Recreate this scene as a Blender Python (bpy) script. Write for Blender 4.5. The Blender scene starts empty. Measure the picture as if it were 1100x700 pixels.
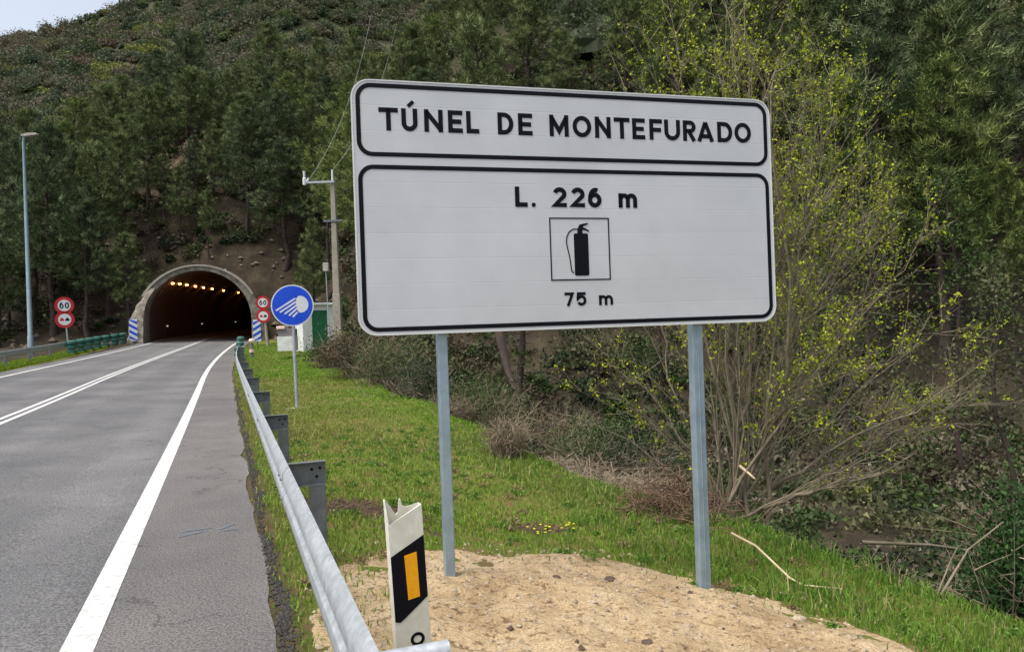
import bpy, math, random
import numpy as np
from mathutils import Vector, Matrix
random.seed(7); RNG = np.random.default_rng(11)
SC = bpy.context.scene; COL = SC.collection
SC.view_settings.view_transform = 'Standard'; SC.view_settings.look = 'None'
SC.view_settings.gamma = 1.0; SC.view_settings.exposure = 0.0

# ------------------------------------------------------------------ camera
F = 825.0; ROLL = 0.035; EYE = 1.65
cr, sr = math.cos(ROLL), math.sin(ROLL)
cam_d = bpy.data.cameras.new('camera'); cam = bpy.data.objects.new('camera', cam_d); COL.objects.link(cam)
cam_d.sensor_width = 36; cam_d.lens = 36*F/1100; cam_d.clip_end = 2000; cam_d.clip_start = 0.05
cam.matrix_world = Matrix(((cr, sr, 0, 0), (0, 0, -1, 0), (-sr, cr, 0, EYE), (0, 0, 0, 1)))
SC.camera = cam
def ray(px, py):
    u = (px-550)/F; v = (py-350)/F
    return Vector((u*cr - v*sr, 1.0, -(u*sr + v*cr)))
def at(px, py, Y):
    r = ray(px, py); return Vector((r.x*Y, Y, EYE + r.z*Y))

# ------------------------------------------------------------------ helpers
def lin(c):
    r = [(x/255.0) for x in c]
    return tuple((x/12.92 if x <= .04045 else ((x+.055)/1.055)**2.4) for x in r) + (1.0,)
def tag(o, label=None, cat=None, group=None, kind=None):
    if label: o['label'] = label
    if cat: o['category'] = cat
    if group: o['group'] = group
    if kind: o['kind'] = kind
    return o
def empty(name, loc=(0, 0, 0), rz=0):
    o = bpy.data.objects.new(name, None); COL.objects.link(o); o.location = loc; o.rotation_euler = (0, 0, rz); o.empty_display_size = .2
    return o
def link(name, me, mat=None, parent=None, loc=None):
    o = bpy.data.objects.new(name, me); COL.objects.link(o)
    if mat is not None and len(me.materials) == 0: me.materials.append(mat)
    if parent: o.parent = parent
    if loc is not None: o.location = loc
    return o
def mesh_np(name, V, T, smooth=False):
    """V (n,3), T (m,k) fixed size faces"""
    V = np.asarray(V, dtype=np.float32); T = np.asarray(T, dtype=np.int32)
    me = bpy.data.meshes.new(name); m, k = T.shape
    me.vertices.add(len(V)); me.vertices.foreach_set('co', V.ravel())
    me.loops.add(m*k); me.loops.foreach_set('vertex_index', T.ravel())
    me.polygons.add(m); me.polygons.foreach_set('loop_start', np.arange(0, m*k, k, dtype=np.int32))
    try: me.polygons.foreach_set('loop_total', np.full(m, k, dtype=np.int32))
    except Exception: pass
    me.polygons.foreach_set('use_smooth', np.full(m, smooth, dtype=bool))
    me.update(calc_edges=True); me.validate()
    return me
class MB:
    def __init__(s): s.v = []; s.f = []
    def add(s, vs, fs):
        b = len(s.v); s.v += [tuple(v) for v in vs]; s.f += [tuple(b+i for i in f) for f in fs]; return s
    def box(s, x0, x1, y0, y1, z0, z1, M=None):
        vs = [(x, y, z) for z in (z0, z1) for y in (y0, y1) for x in (x0, x1)]
        if M is not None: vs = [M @ Vector(v) for v in vs]
        return s.add(vs, [(0, 2, 3, 1), (4, 5, 7, 6), (0, 1, 5, 4), (2, 6, 7, 3), (0, 4, 6, 2), (1, 3, 7, 5)])
    def tube(s, pts, rad, n=8, cap=True):
        pts = [Vector(p) for p in pts]; k = len(pts)
        if not hasattr(rad, '__len__'): rad = [rad]*k
        vs = []; up = None
        for i, p in enumerate(pts):
            d = (pts[min(i+1, k-1)] - pts[max(i-1, 0)]).normalized()
            if up is None: up = Vector((0, 0, 1)) if abs(d.z) < .9 else Vector((1, 0, 0))
            a = d.cross(up).normalized(); b = a.cross(d).normalized(); up = b
            for j in range(n):
                t = 2*math.pi*j/n; vs.append(p + (a*math.cos(t) + b*math.sin(t))*rad[i])
        fs = [(i*n+j, i*n+(j+1) % n, (i+1)*n+(j+1) % n, (i+1)*n+j) for i in range(k-1) for j in range(n)]
        if cap: fs += [tuple(range(n)), tuple((k-1)*n+j for j in reversed(range(n)))]
        return s.add(vs, fs)
    def prism(s, poly, y0, y1, M=None):
        """poly in (x,z), extruded along y from y0 (front) to y1"""
        n = len(poly); vs = [(p[0], y0, p[1]) for p in poly] + [(p[0], y1, p[1]) for p in poly]
        if M is not None: vs = [M @ Vector(v) for v in vs]
        return s.add(vs, [tuple(range(n)), tuple(range(2*n-1, n-1, -1))] + [(i, n+i, n+(i+1) % n, (i+1) % n) for i in range(n)])
    def ring(s, outer, inner, y0, y1, M=None):
        n = len(outer); vs = [(p[0], y0, p[1]) for p in outer] + [(p[0], y0, p[1]) for p in inner] + [(p[0], y1, p[1]) for p in outer] + [(p[0], y1, p[1]) for p in inner]
        if M is not None: vs = [M @ Vector(v) for v in vs]
        fs = []
        for i in range(n):
            j = (i+1) % n
            fs += [(i, j, n+j, n+i), (2*n+i, 3*n+i, 3*n+j, 2*n+j), (i, 2*n+i, 2*n+j, j), (n+i, n+j, 3*n+j, 3*n+i)]
        return s.add(vs, fs)
    def build(s, name, mat, parent=None, smooth=False, bevel=0, loc=None):
        me = bpy.data.meshes.new(name); me.from_pydata([tuple(v) for v in s.v], [], s.f); me.validate(); me.update()
        if smooth: me.polygons.foreach_set('use_smooth', [True]*len(me.polygons))
        o = link(name, me, mat, parent, loc)
        if smooth:
            try: me.set_sharp_from_angle(angle=math.radians(38))
            except Exception: pass
        if bevel:
            b = o.modifiers.new('bevel', 'BEVEL'); b.width = bevel; b.segments = 2; b.limit_method = 'ANGLE'
        return o
def rrect(x0, x1, z0, z1, r, n=7):
    pts = []
    for cx, cz, a0 in ((x1-r, z0+r, -90), (x1-r, z1-r, 0), (x0+r, z1-r, 90), (x0+r, z0+r, 180)):
        for i in range(n+1):
            a = math.radians(a0 + 90*i/n); pts.append((cx + r*math.cos(a), cz + r*math.sin(a)))
    return pts
def circ(cx, cz, r, n=32): return [(cx + r*math.cos(2*math.pi*i/n), cz + r*math.sin(2*math.pi*i/n)) for i in range(n)]
def stroke(mb, pts, w, y0, y1, M=None, closed=False):
    """flat ribbon with mitred joins in (x,z)"""
    P = [Vector((p[0], p[1])) for p in pts]; n = len(P); Ls = []; Rs = []
    for i in range(n):
        if closed: a = P[i]-P[i-1]; b = P[(i+1) % n]-P[i]
        else: a = P[i]-P[i-1] if i else P[1]-P[0]; b = P[i+1]-P[i] if i < n-1 else P[-1]-P[-2]
        a.normalize(); b.normalize(); na = Vector((-a.y, a.x)); nb = Vector((-b.y, b.x)); m = (na+nb)
        if m.length < 1e-4: m = na
        m.normalize(); k = min(1.0/max(.35, m.dot(nb)), 2.2)
        Ls.append(P[i]+m*w/2*k); Rs.append(P[i]-m*w/2*k)
    if closed: mb.ring(Ls, Rs, y0, y1, M)
    else:
        for i in range(n-1): mb.prism([Ls[i], Rs[i], Rs[i+1], Ls[i+1]], y0, y1, M)
def arc(cx, cz, rx, rz, a0, a1, n=10): return [(cx+rx*math.cos(math.radians(a0+(a1-a0)*i/n)), cz+rz*math.sin(math.radians(a0+(a1-a0)*i/n))) for i in range(n+1)]

# numpy value noise
_perm = RNG.random((64, 64, 64)).astype(np.float32)
def vnoise(x, y, z=0.0):
    x, y, z = np.broadcast_arrays(np.asarray(x, float), np.asarray(y, float), np.asarray(z, float))
    xi, yi, zi = np.floor(x).astype(int), np.floor(y).astype(int), np.floor(z).astype(int)
    fx, fy, fz = x-xi, y-yi, z-zi; fx = fx*fx*(3-2*fx); fy = fy*fy*(3-2*fy); fz = fz*fz*(3-2*fz)
    g = lambda a, b, c: _perm[(xi+a) & 63, (yi+b) & 63, (zi+c) & 63]
    c0 = (g(0, 0, 0)*(1-fx)+g(1, 0, 0)*fx)*(1-fy)+(g(0, 1, 0)*(1-fx)+g(1, 1, 0)*fx)*fy
    c1 = (g(0, 0, 1)*(1-fx)+g(1, 0, 1)*fx)*(1-fy)+(g(0, 1, 1)*(1-fx)+g(1, 1, 1)*fx)*fy
    return (c0*(1-fz)+c1*fz)*2-1
def fbm(x, y, s=1.0, o=4, z=0.0):
    r = 0; a = 1.0; t = 0
    for i in range(o):
        r = r + a*vnoise(np.asarray(x)/s+17.3*i, np.asarray(y)/s-9.1*i, z); t += a; a *= .5; s *= .5
    return r/t
def sst(e0, e1, x):
    t = np.clip((np.asarray(x, float)-e0)/(e1-e0), 0, 1); return t*t*(3-2*t)

# ------------------------------------------------------------------ materials
def mat(name, col, rough=.6, metal=0.0, var=None, vscale=6.0, bump=0.0, bscale=40.0, spec=.5, coords='Object', var2=None, v2scale=60.0, mix2=.5, emit=None, estr=0, tint=None, transl=0.0):
    m = bpy.data.materials.new(name); m.use_nodes = True; nt = m.node_tree; N = nt.nodes; L = nt.links
    b = N['Principled BSDF']; b.inputs['Roughness'].default_value = rough; b.inputs['Metallic'].default_value = metal
    b.inputs['Specular IOR Level'].default_value = spec
    c = lin(col) if max(col) > 1.01 else tuple(col)+(1.0,)
    b.inputs['Base Color'].default_value = c
    tc = N.new('ShaderNodeTexCoord'); src = tc.outputs[coords]; last = None
    if tint:
        at_ = N.new('ShaderNodeAttribute'); at_.attribute_name = tint; last = at_.outputs['Color']
    if var is not None:
        n = N.new('ShaderNodeTexNoise'); n.inputs['Scale'].default_value = vscale; n.inputs['Detail'].default_value = 6; n.inputs['Roughness'].default_value = .65
        L.new(src, n.inputs['Vector'])
        r = N.new('ShaderNodeValToRGB'); r.color_ramp.elements[0].position = .35; r.color_ramp.elements[1].position = .68
        r.color_ramp.elements[0].color = c; r.color_ramp.elements[1].color = lin(var)
        L.new(n.outputs['Fac'], r.inputs['Fac']); last = r.outputs['Color']
    if var2 is not None:
        n = N.new('ShaderNodeTexNoise'); n.inputs['Scale'].default_value = v2scale; n.inputs['Detail'].default_value = 4
        L.new(src, n.inputs['Vector'])
        r = N.new('ShaderNodeValToRGB'); r.color_ramp.elements[0].position = .42; r.color_ramp.elements[1].position = .62
        r.color_ramp.elements[0].color = (0, 0, 0, 1); r.color_ramp.elements[1].color = (mix2, mix2, mix2, 1)
        L.new(n.outputs['Fac'], r.inputs['Fac'])
        mx = N.new('ShaderNodeMix'); mx.data_type = 'RGBA'; mx.inputs['B'].default_value = lin(var2) if False else (0, 0, 0, 1)
        mx.inputs[7].default_value = lin(var2); L.new(r.outputs['Color'], mx.inputs[0])
        if last is not None: L.new(last, mx.inputs[6])
        else: mx.inputs[6].default_value = c
        last = mx.outputs[2]
    if last is not None: L.new(last, b.inputs['Base Color'])
    if bump:
        n = N.new('ShaderNodeTexNoise'); n.inputs['Scale'].default_value = bscale; n.inputs['Detail'].default_value = 8
        L.new(src, n.inputs['Vector']); bp = N.new('ShaderNodeBump'); bp.inputs['Strength'].default_value = bump; bp.inputs['Distance'].default_value = .02
        L.new(n.outputs['Fac'], bp.inputs['Height']); L.new(bp.outputs['Normal'], b.inputs['Normal'])
    if emit is not None:
        b.inputs['Emission Color'].default_value = lin(emit); b.inputs['Emission Strength'].default_value = estr
    if transl:
        t = N.new('ShaderNodeBsdfTranslucent'); ms = N.new('ShaderNodeMixShader'); ms.inputs[0].default_value = transl
        if last is not None: L.new(last, t.inputs['Color'])
        else: t.inputs['Color'].default_value = c
        L.new(b.outputs[0], ms.inputs[1]); L.new(t.outputs[0], ms.inputs[2]); L.new(ms.outputs[0], N['Material Output'].inputs['Surface'])
    return m
M = {}
M['galv'] = mat('galvanised_steel', (158, 164, 168), .45, .35, var=(190, 196, 200), vscale=7, bump=.05, bscale=60, var2=(120, 124, 124), v2scale=30, mix2=.35)
M['galv_dark'] = mat('weathered_steel', (92, 98, 100), .6, .35, var=(118, 124, 126), vscale=9, bump=.1, bscale=50)
M['alu_post'] = mat('aluminium_post', (138, 158, 172), .4, .35, var=(158, 176, 188), vscale=5, bump=.03, var2=(118, 132, 140), v2scale=14, mix2=.3)
M['panel'] = mat('white_retroreflective', (205, 207, 209), .38, 0, var=(216, 218, 220), vscale=1.6, bump=.02, bscale=5)
M['panel_edge'] = mat('panel_edge', (214, 214, 210), .35, .2, var=(224, 224, 222), vscale=4)
M['black'] = mat('black_film', (9, 10, 17), .6, 0, var=(14, 15, 24), vscale=3, spec=.15)
M['amber'] = mat('amber_reflector', (236, 158, 14), .3, 0, var=(244, 172, 30), vscale=60)
M['white_pl'] = mat('white_plastic', (222, 220, 204), .45, 0, var=(208, 204, 186), vscale=14, var2=(170, 160, 140), v2scale=30, mix2=.18)
M['blue'] = mat('blue_film', (10, 70, 205), .35, 0, var=(16, 82, 220), vscale=3)
M['white'] = mat('white_film', (228, 230, 232), .4, 0, var=(214, 216, 220), vscale=5)
M['red'] = mat('red_film', (178, 22, 30), .4, 0, var=(194, 34, 42), vscale=5)
M['concrete'] = mat('concrete', (118, 112, 98), .9, 0, var=(150, 144, 130), vscale=1.6, bump=.5, bscale=9, var2=(74, 70, 60), v2scale=3.0, mix2=.6)
M['concrete_pale'] = mat('pale_concrete', (172, 168, 156), .85, 0, var=(150, 146, 134), vscale=2, bump=.3, bscale=14)
M['lining'] = mat('sooty_lining', (96, 70, 58), .9, 0, var=(66, 48, 42), vscale=.5, bump=.3, bscale=4)
M['pole'] = mat('pole_concrete', (160, 154, 138), .85, 0, var=(134, 128, 112), vscale=3, bump=.3, bscale=20)
M['lamp_steel'] = mat('lamp_steel', (120, 140, 148), .45, .4, var=(138, 156, 164), vscale=3)
M['whitewash'] = mat('whitewash', (216, 220, 216), .85, 0, var=(196, 200, 194), vscale=2, bump=.2, bscale=12, var2=(150, 150, 138), v2scale=3, mix2=.3)
M['green_door'] = mat('green_paint', (14, 92, 54), .5, 0, var=(20, 104, 64), vscale=4)
M['green_rail'] = mat('green_plastic', (30, 84, 74), .6, 0, var=(52, 104, 92), vscale=3)
M['pink'] = mat('pinkish_white', (232, 204, 190), .5, 0, var=(222, 190, 176), vscale=5)
M['greybox'] = mat('grey_lid', (104, 98, 100), .8, 0, var=(122, 116, 116), vscale=3)
M['paint'] = mat('road_paint', (196, 196, 192), .7, 0, var=(216, 216, 212), vscale=3, bump=.25, bscale=90, var2=(140, 138, 136), v2scale=18, mix2=.62)
M['bark'] = mat('pine_bark', (52, 42, 36), .95, 0, var=(74, 62, 54), vscale=2.5, bump=.6, bscale=12)
M['bark_grey'] = mat('grey_bark', (100, 92, 74), .9, 0, var=(132, 122, 102), vscale=6, bump=.3, bscale=30)
M['twig'] = mat('dead_twig', (122, 108, 88), .9, 0, var=(156, 142, 120), vscale=5)
M['twig_red'] = mat('reddish_dead_fern', (88, 66, 50), .9, 0, var=(126, 102, 80), vscale=5)
M['wire'] = mat('cable', (150, 156, 150), .6, 0, var=(130, 136, 130), vscale=2)
M['flower'] = mat('yellow_petals', (222, 205, 20), .6, 0, var=(236, 218, 40), vscale=10)
M['lamp_on'] = mat('tunnel_lamp_lit', (255, 190, 120), .5, 0, emit=(255, 160, 70), estr=14)
M['lamp_white'] = mat('evacuation_lamp_lit', (255, 230, 200), .5, 0, emit=(255, 214, 180), estr=.35)
M['ceramic'] = mat('white_insulator', (215, 220, 218), .4, 0, var=(200, 206, 204), vscale=5)
M['stone'] = mat('stone', (176, 160, 134), .9, 0, var=(120, 108, 92), vscale=30, bump=.3, bscale=60)
M['asphalt_crumb'] = mat('asphalt_crumb', (46, 44, 42), .95, 0, var=(70, 66, 62), vscale=20, bump=.4, bscale=60)
M['blade'] = mat('grass_blades', (90, 110, 30), .7, 0, tint='tint', transl=.25, spec=.25)
M['needles'] = mat('needle_tufts', (50, 70, 40), .75, 0, tint='tint', transl=.15, spec=.2)
M['leaves'] = mat('leaf', (70, 80, 40), .7, 0, tint='tint', transl=.2, spec=.25)

def road_mat():
    m = bpy.data.materials.new('asphalt'); m.use_nodes = True; nt = m.node_tree; N = nt.nodes; L = nt.links; b = N['Principled BSDF']
    b.inputs['Roughness'].default_value = .82; b.inputs['Specular IOR Level'].default_value = .35
    g = N.new('ShaderNodeNewGeometry')
    def noise(sc, det=5, rg=.6, vec=None):
        n = N.new('ShaderNodeTexNoise'); n.inputs['Scale'].default_value = sc; n.inputs['Detail'].default_value = det; n.inputs['Roughness'].default_value = rg
        L.new(vec or g.outputs['Position'], n.inputs['Vector']); return n.outputs['Fac']
    def ramp(f, p0, c0, p1, c1):
        r = N.new('ShaderNodeValToRGB'); r.color_ramp.elements[0].position = p0; r.color_ramp.elements[1].position = p1
        r.color_ramp.elements[0].color = c0; r.color_ramp.elements[1].color = c1; L.new(f, r.inputs['Fac']); return r.outputs['Color']
    def mix(f, a, bb, mode='MIX'):
        x = N.new('ShaderNodeMix'); x.data_type = 'RGBA'; x.blend_type = mode
        for i, s in ((0, f), (6, a), (7, bb)):
            if isinstance(s, (int, float, tuple)): x.inputs[i].default_value = s
            else: L.new(s, x.inputs[i])
        return x.outputs[2]
    base = ramp(noise(.8), .3, lin((90, 90, 91)), .7, lin((106, 105, 105)))
    at_ = N.new('ShaderNodeAttribute'); at_.attribute_name = 'Lr'
    sh = N.new('ShaderNodeMapRange'); sh.inputs[1].default_value = -.95; sh.inputs[2].default_value = -.6; L.new(at_.outputs['Fac'], sh.inputs[0])
    base = mix(sh.outputs[0], base, ramp(noise(1.2), .3, lin((94, 92, 91)), .7, lin((108, 105, 102))))
    agg = ramp(noise(70, 2, .5), .40, (0.45, .45, .45, 1), .60, (1.5, 1.5, 1.5, 1))
    base = mix(.75, base, agg, 'MULTIPLY')
    spots = ramp(noise(26, 2, .5), .60, (1, 1, 1, 1), .66, (.55, .55, .55, 1)); base = mix(.6, base, spots, 'MULTIPLY')
    # wheel tracks polished paler, oil between them darker
    sn = N.new('ShaderNodeMath'); sn.operation = 'SINE'; mm = N.new('ShaderNodeMath'); mm.operation = 'MULTIPLY'; mm.inputs[1].default_value = 3.49; L.new(at_.outputs['Fac'], mm.inputs[0]); L.new(mm.outputs[0], sn.inputs[0])
    tr = ramp(sn.outputs[0], .0, (.90, .90, .90, 1), .8, (1.08, 1.08, 1.07, 1)); base = mix(.8, base, tr, 'MULTIPLY')
    pt = ramp(noise(.28, 3, .5), .44, (.84, .84, .85, 1), .56, (1.06, 1.05, 1.04, 1)); base = mix(.9, base, pt, 'MULTIPLY')
    # cracks across the carriageway
    vo = N.new('ShaderNodeTexVoronoi'); vo.feature = 'DISTANCE_TO_EDGE'; vo.inputs['Scale'].default_value = .32
    mp = N.new('ShaderNodeMapping'); mp.inputs['Scale'].default_value = (.55, 1.2, 1); mp.inputs['Rotation'].default_value = (0, 0, .35)
    w = N.new('ShaderNodeVectorMath'); w.operation = 'ADD'; nn = N.new('ShaderNodeTexNoise'); nn.inputs['Scale'].default_value = 2.5; nn.inputs['Detail'].default_value = 6; L.new(g.outputs['Position'], nn.inputs['Vector'])
    L.new(g.outputs['Position'], w.inputs[0]); L.new(nn.outputs['Color'], w.inputs[1]); L.new(w.outputs[0], mp.inputs['Vector']); L.new(mp.outputs[0], vo.inputs['Vector'])
    ck = ramp(vo.outputs['Distance'], .0, (1, 1, 1, 1), .006, (0, 0, 0, 1))
    gate = ramp(noise(.7, 2), .5, (0, 0, 0, 1), .58, (.75, .75, .75, 1)); ckf = mix(1.0, ck, gate, 'MULTIPLY')
    base = mix(ckf, base, lin((40, 38, 36)))
    L.new(base, b.inputs['Base Color'])
    bp = N.new('ShaderNodeBump'); bp.inputs['Strength'].default_value = .55; bp.inputs['Distance'].default_value = .006; L.new(noise(95, 3, .7), bp.inputs['Height']); L.new(bp.outputs[0], b.inputs['Normal'])
    return m
def ground_mat():
    m = bpy.data.materials.new('ground_soil'); m.use_nodes = True; nt = m.node_tree; N = nt.nodes; L = nt.links; b = N['Principled BSDF']
    b.inputs['Roughness'].default_value = .95; b.inputs['Specular IOR Level'].default_value = .15
    g = N.new('ShaderNodeNewGeometry')
    def noise(sc, det=6, rg=.62):
        n = N.new('ShaderNodeTexNoise'); n.inputs['Scale'].default_value = sc; n.inputs['Detail'].default_value = det; n.inputs['Roughness'].default_value = rg
        L.new(g.outputs['Position'], n.inputs['Vector']); return n.outputs['Fac']
    def ramp(f, stops):
        r = N.new('ShaderNodeValToRGB'); e = r.color_ramp.elements
        while len(e) < len(stops): e.new(.5)
        for i, (p, c) in enumerate(stops): e[i].position = p; e[i].color = lin(c)
        L.new(f, r.inputs['Fac']); return r.outputs['Color']
    def mix(f, a, bb):
        x = N.new('ShaderNodeMix'); x.data_type = 'RGBA'; L.new(f, x.inputs[0]); L.new(a, x.inputs[6]); L.new(bb, x.inputs[7]); return x.outputs[2]
    def attr(n):
        a = N.new('ShaderNodeAttribute'); a.attribute_name = n; return a.outputs['Fac']
    hill = ramp(noise(.55, 8, .7), [(.3, (36, 33, 25)), (.5, (58, 51, 40)), (.68, (80, 74, 56))])
    turf = ramp(noise(2.6, 8, .75), [(.34, (80, 92, 34)), (.5, (98, 104, 46)), (.62, (112, 92, 62))])
    mud = ramp(noise(9, 6), [(.3, (52, 42, 34)), (.7, (92, 74, 60))])
    rock = ramp(noise(1.4, 8, .75), [(.32, (80, 66, 52)), (.5, (132, 116, 96)), (.7, (158, 146, 126))])
    heath = ramp(noise(.09, 8, .7), [(.35, (50, 56, 38)), (.5, (66, 68, 48)), (.66, (84, 82, 58))])
    c = mix(attr('heath'), hill, heath); c = mix(attr('rock'), c, rock); c = mix(attr('turf'), c, turf); c = mix(attr('mud'), c, mud)
    L.new(c, b.inputs['Base Color'])
    bp = N.new('ShaderNodeBump'); bp.inputs['Strength'].default_value = .8; bp.inputs['Distance'].default_value = .08; L.new(noise(6, 10, .7), bp.inputs['Height']); L.new(bp.outputs[0], b.inputs['Normal'])
    return m
def sand_mat():
    m = bpy.data.materials.new('sandy_fill'); m.use_nodes = True; nt = m.node_tree; N = nt.nodes; L = nt.links; b = N['Principled BSDF']
    b.inputs['Roughness'].default_value = .95; b.inputs['Specular IOR Level'].default_value = .15
    g = N.new('ShaderNodeNewGeometry')
    def noise(sc, det=6, rg=.62):
        n = N.new('ShaderNodeTexNoise'); n.inputs['Scale'].default_value = sc; n.inputs['Detail'].default_value = det; n.inputs['Roughness'].default_value = rg
        L.new(g.outputs['Position'], n.inputs['Vector']); return n.outputs['Fac']
    def ramp(f, stops):
        r = N.new('ShaderNodeValToRGB'); e = r.color_ramp.elements
        while len(e) < len(stops): e.new(.5)
        for i, (p, c) in enumerate(stops): e[i].position = p; e[i].color = lin(c)
        L.new(f, r.inputs['Fac']); return r.outputs['Color']
    a = ramp(noise(2.2, 8, .7), [(.3, (156, 134, 100)), (.5, (188, 166, 130)), (.7, (206, 186, 152))])
    d = ramp(noise(16, 5, .7), [(.36, (104, 80, 56)), (.47, (255, 255, 255))])
    x = N.new('ShaderNodeMix'); x.data_type = 'RGBA'; x.blend_type = 'MULTIPLY'; x.inputs[0].default_value = .7; L.new(a, x.inputs[6]); L.new(d, x.inputs[7])
    d2 = ramp(noise(70, 4, .7), [(.35, (170, 160, 150)), (.6, (255, 255, 255))])
    x2 = N.new('ShaderNodeMix'); x2.data_type = 'RGBA'; x2.blend_type = 'MULTIPLY'; x2.inputs[0].default_value = .8; L.new(x.outputs[2], x2.inputs[6]); L.new(d2, x2.inputs[7])
    L.new(x2.outputs[2], b.inputs['Base Color'])
    bp = N.new('ShaderNodeBump'); bp.inputs['Strength'].default_value = .9; bp.inputs['Distance'].default_value = .02; L.new(noise(28, 10, .75), bp.inputs['Height']); L.new(bp.outputs[0], b.inputs['Normal'])
    return m

# ------------------------------------------------------------------ road frame
SA, CA = math.sin(math.radians(-20.5)), math.cos(math.radians(-20.5))
S_PORTAL = 68.0
def cc(s): return .0012*np.maximum(0, np.asarray(s, float)-28)**2
def zr0(s):
    s = np.asarray(s, float); a = .00036*np.maximum(0, s-10)**2
    return np.where(s < 72, a, .00036*62**2 + .022*(s-72))
def W(s, L): return s*SA + L*CA, s*CA - L*SA
def SL(X, Y): return X*SA + Y*CA, X*CA - Y*SA
def rz(s, Lr): return zr0(s) + .025*np.clip(-.8-np.asarray(Lr, float), 0, 8.6)
def tp(s, Lr):
    k = 1-.125*sst(26, 68, s); Lr = np.asarray(Lr, float); return np.where(Lr < -.8, -.8+(Lr+.8)*k, Lr)
def RP(s, Lr, dz=0.0):
    x, y = W(s, Lr+float(cc(s))); return Vector((x, y, float(rz(s, Lr))+dz))
def H(X, Y):
    X = np.asarray(X, float); Y = np.asarray(Y, float)
    s, L = SL(X, Y); Lr = L - cc(s); R = zr0(s)
    # right verge
    cross = .13 + (.02-.13)*sst(6, 18, s)
    edge = 4.3 + .9*(1-sst(6, 11, s)) + .35*fbm(s, L*0, 3.0, 3) + 1.6*sst(32, 42, s)
    verge = R - cross*np.clip(Lr-.25, 0, 4.2) + .10*fbm(X, Y, 1.6, 3)*sst(.4, 1.2, Lr) + .45*sst(30, 44, s)*sst(.8, 5, Lr)
    t = np.clip(Lr-edge, 0, None)
    drop = -(2.6*(1-np.exp(-t/2.6)) + .02*t)*(1-sst(26, 44, s))
    right = verge + drop
    left = R + .2 - .02 - np.clip(-Lr-9.1, 0, 60)*.03 + .12*fbm(X, Y, 2.0, 3)*sst(9.3, 10.5, -Lr)
    road = rz(s, Lr) - .03
    base = np.where(Lr > .22, right, np.where(Lr < -9.0, left, road))
    # hill
    foot = np.interp(X, [-120, -60, -38, -30, -18, -11, -4, 6, 18, 60], [64, 63, 62, 63.5, 64, 52, 38, 29, 25, 22])
    d = Y - foot + 2.5*fbm(X, Y, 14.0, 3)*sst(0, 20, np.abs(L+3)+Y-foot)
    slope = .66 + .05*fbm(X, Y, 40.0, 2)
    dd = np.clip(d, 0, None)
    hill = dd*slope*sst(-2, 14, dd)*1.0 + 1.3*fbm(X, Y, 9.0, 4)*sst(0, 9, dd) + .55*fbm(X, Y, 2.4, 3)*sst(0, 3, dd)*(1-sst(60, 110, dd))
    near_p = np.exp(-((L-cc(s)+4)/13.0)**2)
    hill = hill + near_p*4.6*sst(.5, 8, dd)
    cap = np.interp(X, [-260, -150, -113, -100, -90, -60, 0, 60, 150], [20, 36, 60, 68, 79, 100, 104, 96, 90]) + 3.0*fbm(X, Y, 22.0, 3)
    hill = np.where(hill > cap-12, cap-12 + 12*(1-np.exp(-(hill-cap+12)/12)), hill)
    near_r = sst(8, 16, L)*sst(-10, 6, s)
    return base + np.where(dd > 0, hill, 0)
def Hs(x, y): return float(H(np.array([x]), np.array([y]))[0])

# ------------------------------------------------------------------ ground sheet
def axis(segs):
    out = [segs[0][0]]
    for a, b, d0, d1 in segs:
        x = a
        while x < b-1e-6:
            t = (x-a)/(b-a); x = min(b, x + d0 + (d1-d0)*t); out.append(x)
    return np.array(out)
sa = axis([(-40, -4, 4, 1), (-4, 16, .28, .3), (16, 62, .6, .6), (62, 82, .45, .5), (82, 330, 1.2, 9)])
la = axis([(-260, -34, 14, 1.6), (-34, -12, 1.2, .45), (-12, 3, .3, .22), (3, 9, .22, .35), (9, 40, .6, 1.6), (40, 240, 2, 12)])
SS, LL = np.meshgrid(sa, la, indexing='ij')
GX, GY = W(SS, LL); GZ = H(GX, GY)
ns, nl = SS.shape
idx = np.arange(ns*nl).reshape(ns, nl)
Q = np.stack([idx[:-1, :-1], idx[:-1, 1:], idx[1:, 1:], idx[1:, :-1]], -1).reshape(-1, 4)
Lr_ = (LL-cc(SS)).ravel(); sf = SS.ravel(); zf = GZ.ravel()
TC, THW, TSP = -3.68, 3.97, 1.78         # tunnel centre, half width, springing height
def inside_tube(s, Lr, z, extra=.35):
    q = z - (zr0(s)+.1); a = np.abs(Lr-TC)
    roof = TSP + np.sqrt(np.clip((THW+extra)**2 - a**2, 0, None))
    return (s > S_PORTAL-.6) & (a < THW+extra) & (q < roof)
ins = inside_tube(sf, Lr_, zf)
# terrain that would cross the bore is cut away; the shell closes the gap
cen = [v[Q].mean(1) for v in (sf, Lr_, zf)]; cut = inside_tube(cen[0], cen[1], cen[2], .22) & (cen[0] > S_PORTAL-.9)
Q = Q[~cut]
me = mesh_np('ground', np.stack([GX.ravel(), GY.ravel(), zf], -1), Q[:, ::-1], True)
def set_attr(me, name, val):
    a = me.attributes.new(name, 'FLOAT', 'POINT'); a.data.foreach_set('value', np.asarray(val, np.float32).ravel())
def edge_of(s): return 4.3 + .9*(1-sst(6, 11, s)) + 1.6*sst(32, 42, s)
foot_v = np.interp(GX.ravel(), [-120, -60, -38, -30, -18, -11, -4, 6, 18, 60], [64, 63, 62, 63.5, 64, 52, 38, 29, 25, 22])
turf = ((Lr_ > .1) & (Lr_ < edge_of(sf)+1.4 + .8*fbm(GX.ravel(), GY.ravel(), 1.5, 2)) & (GY.ravel() < foot_v+1)) | ((Lr_ < -8.9) & (Lr_ > -10.9) & (sf < 60))
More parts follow.
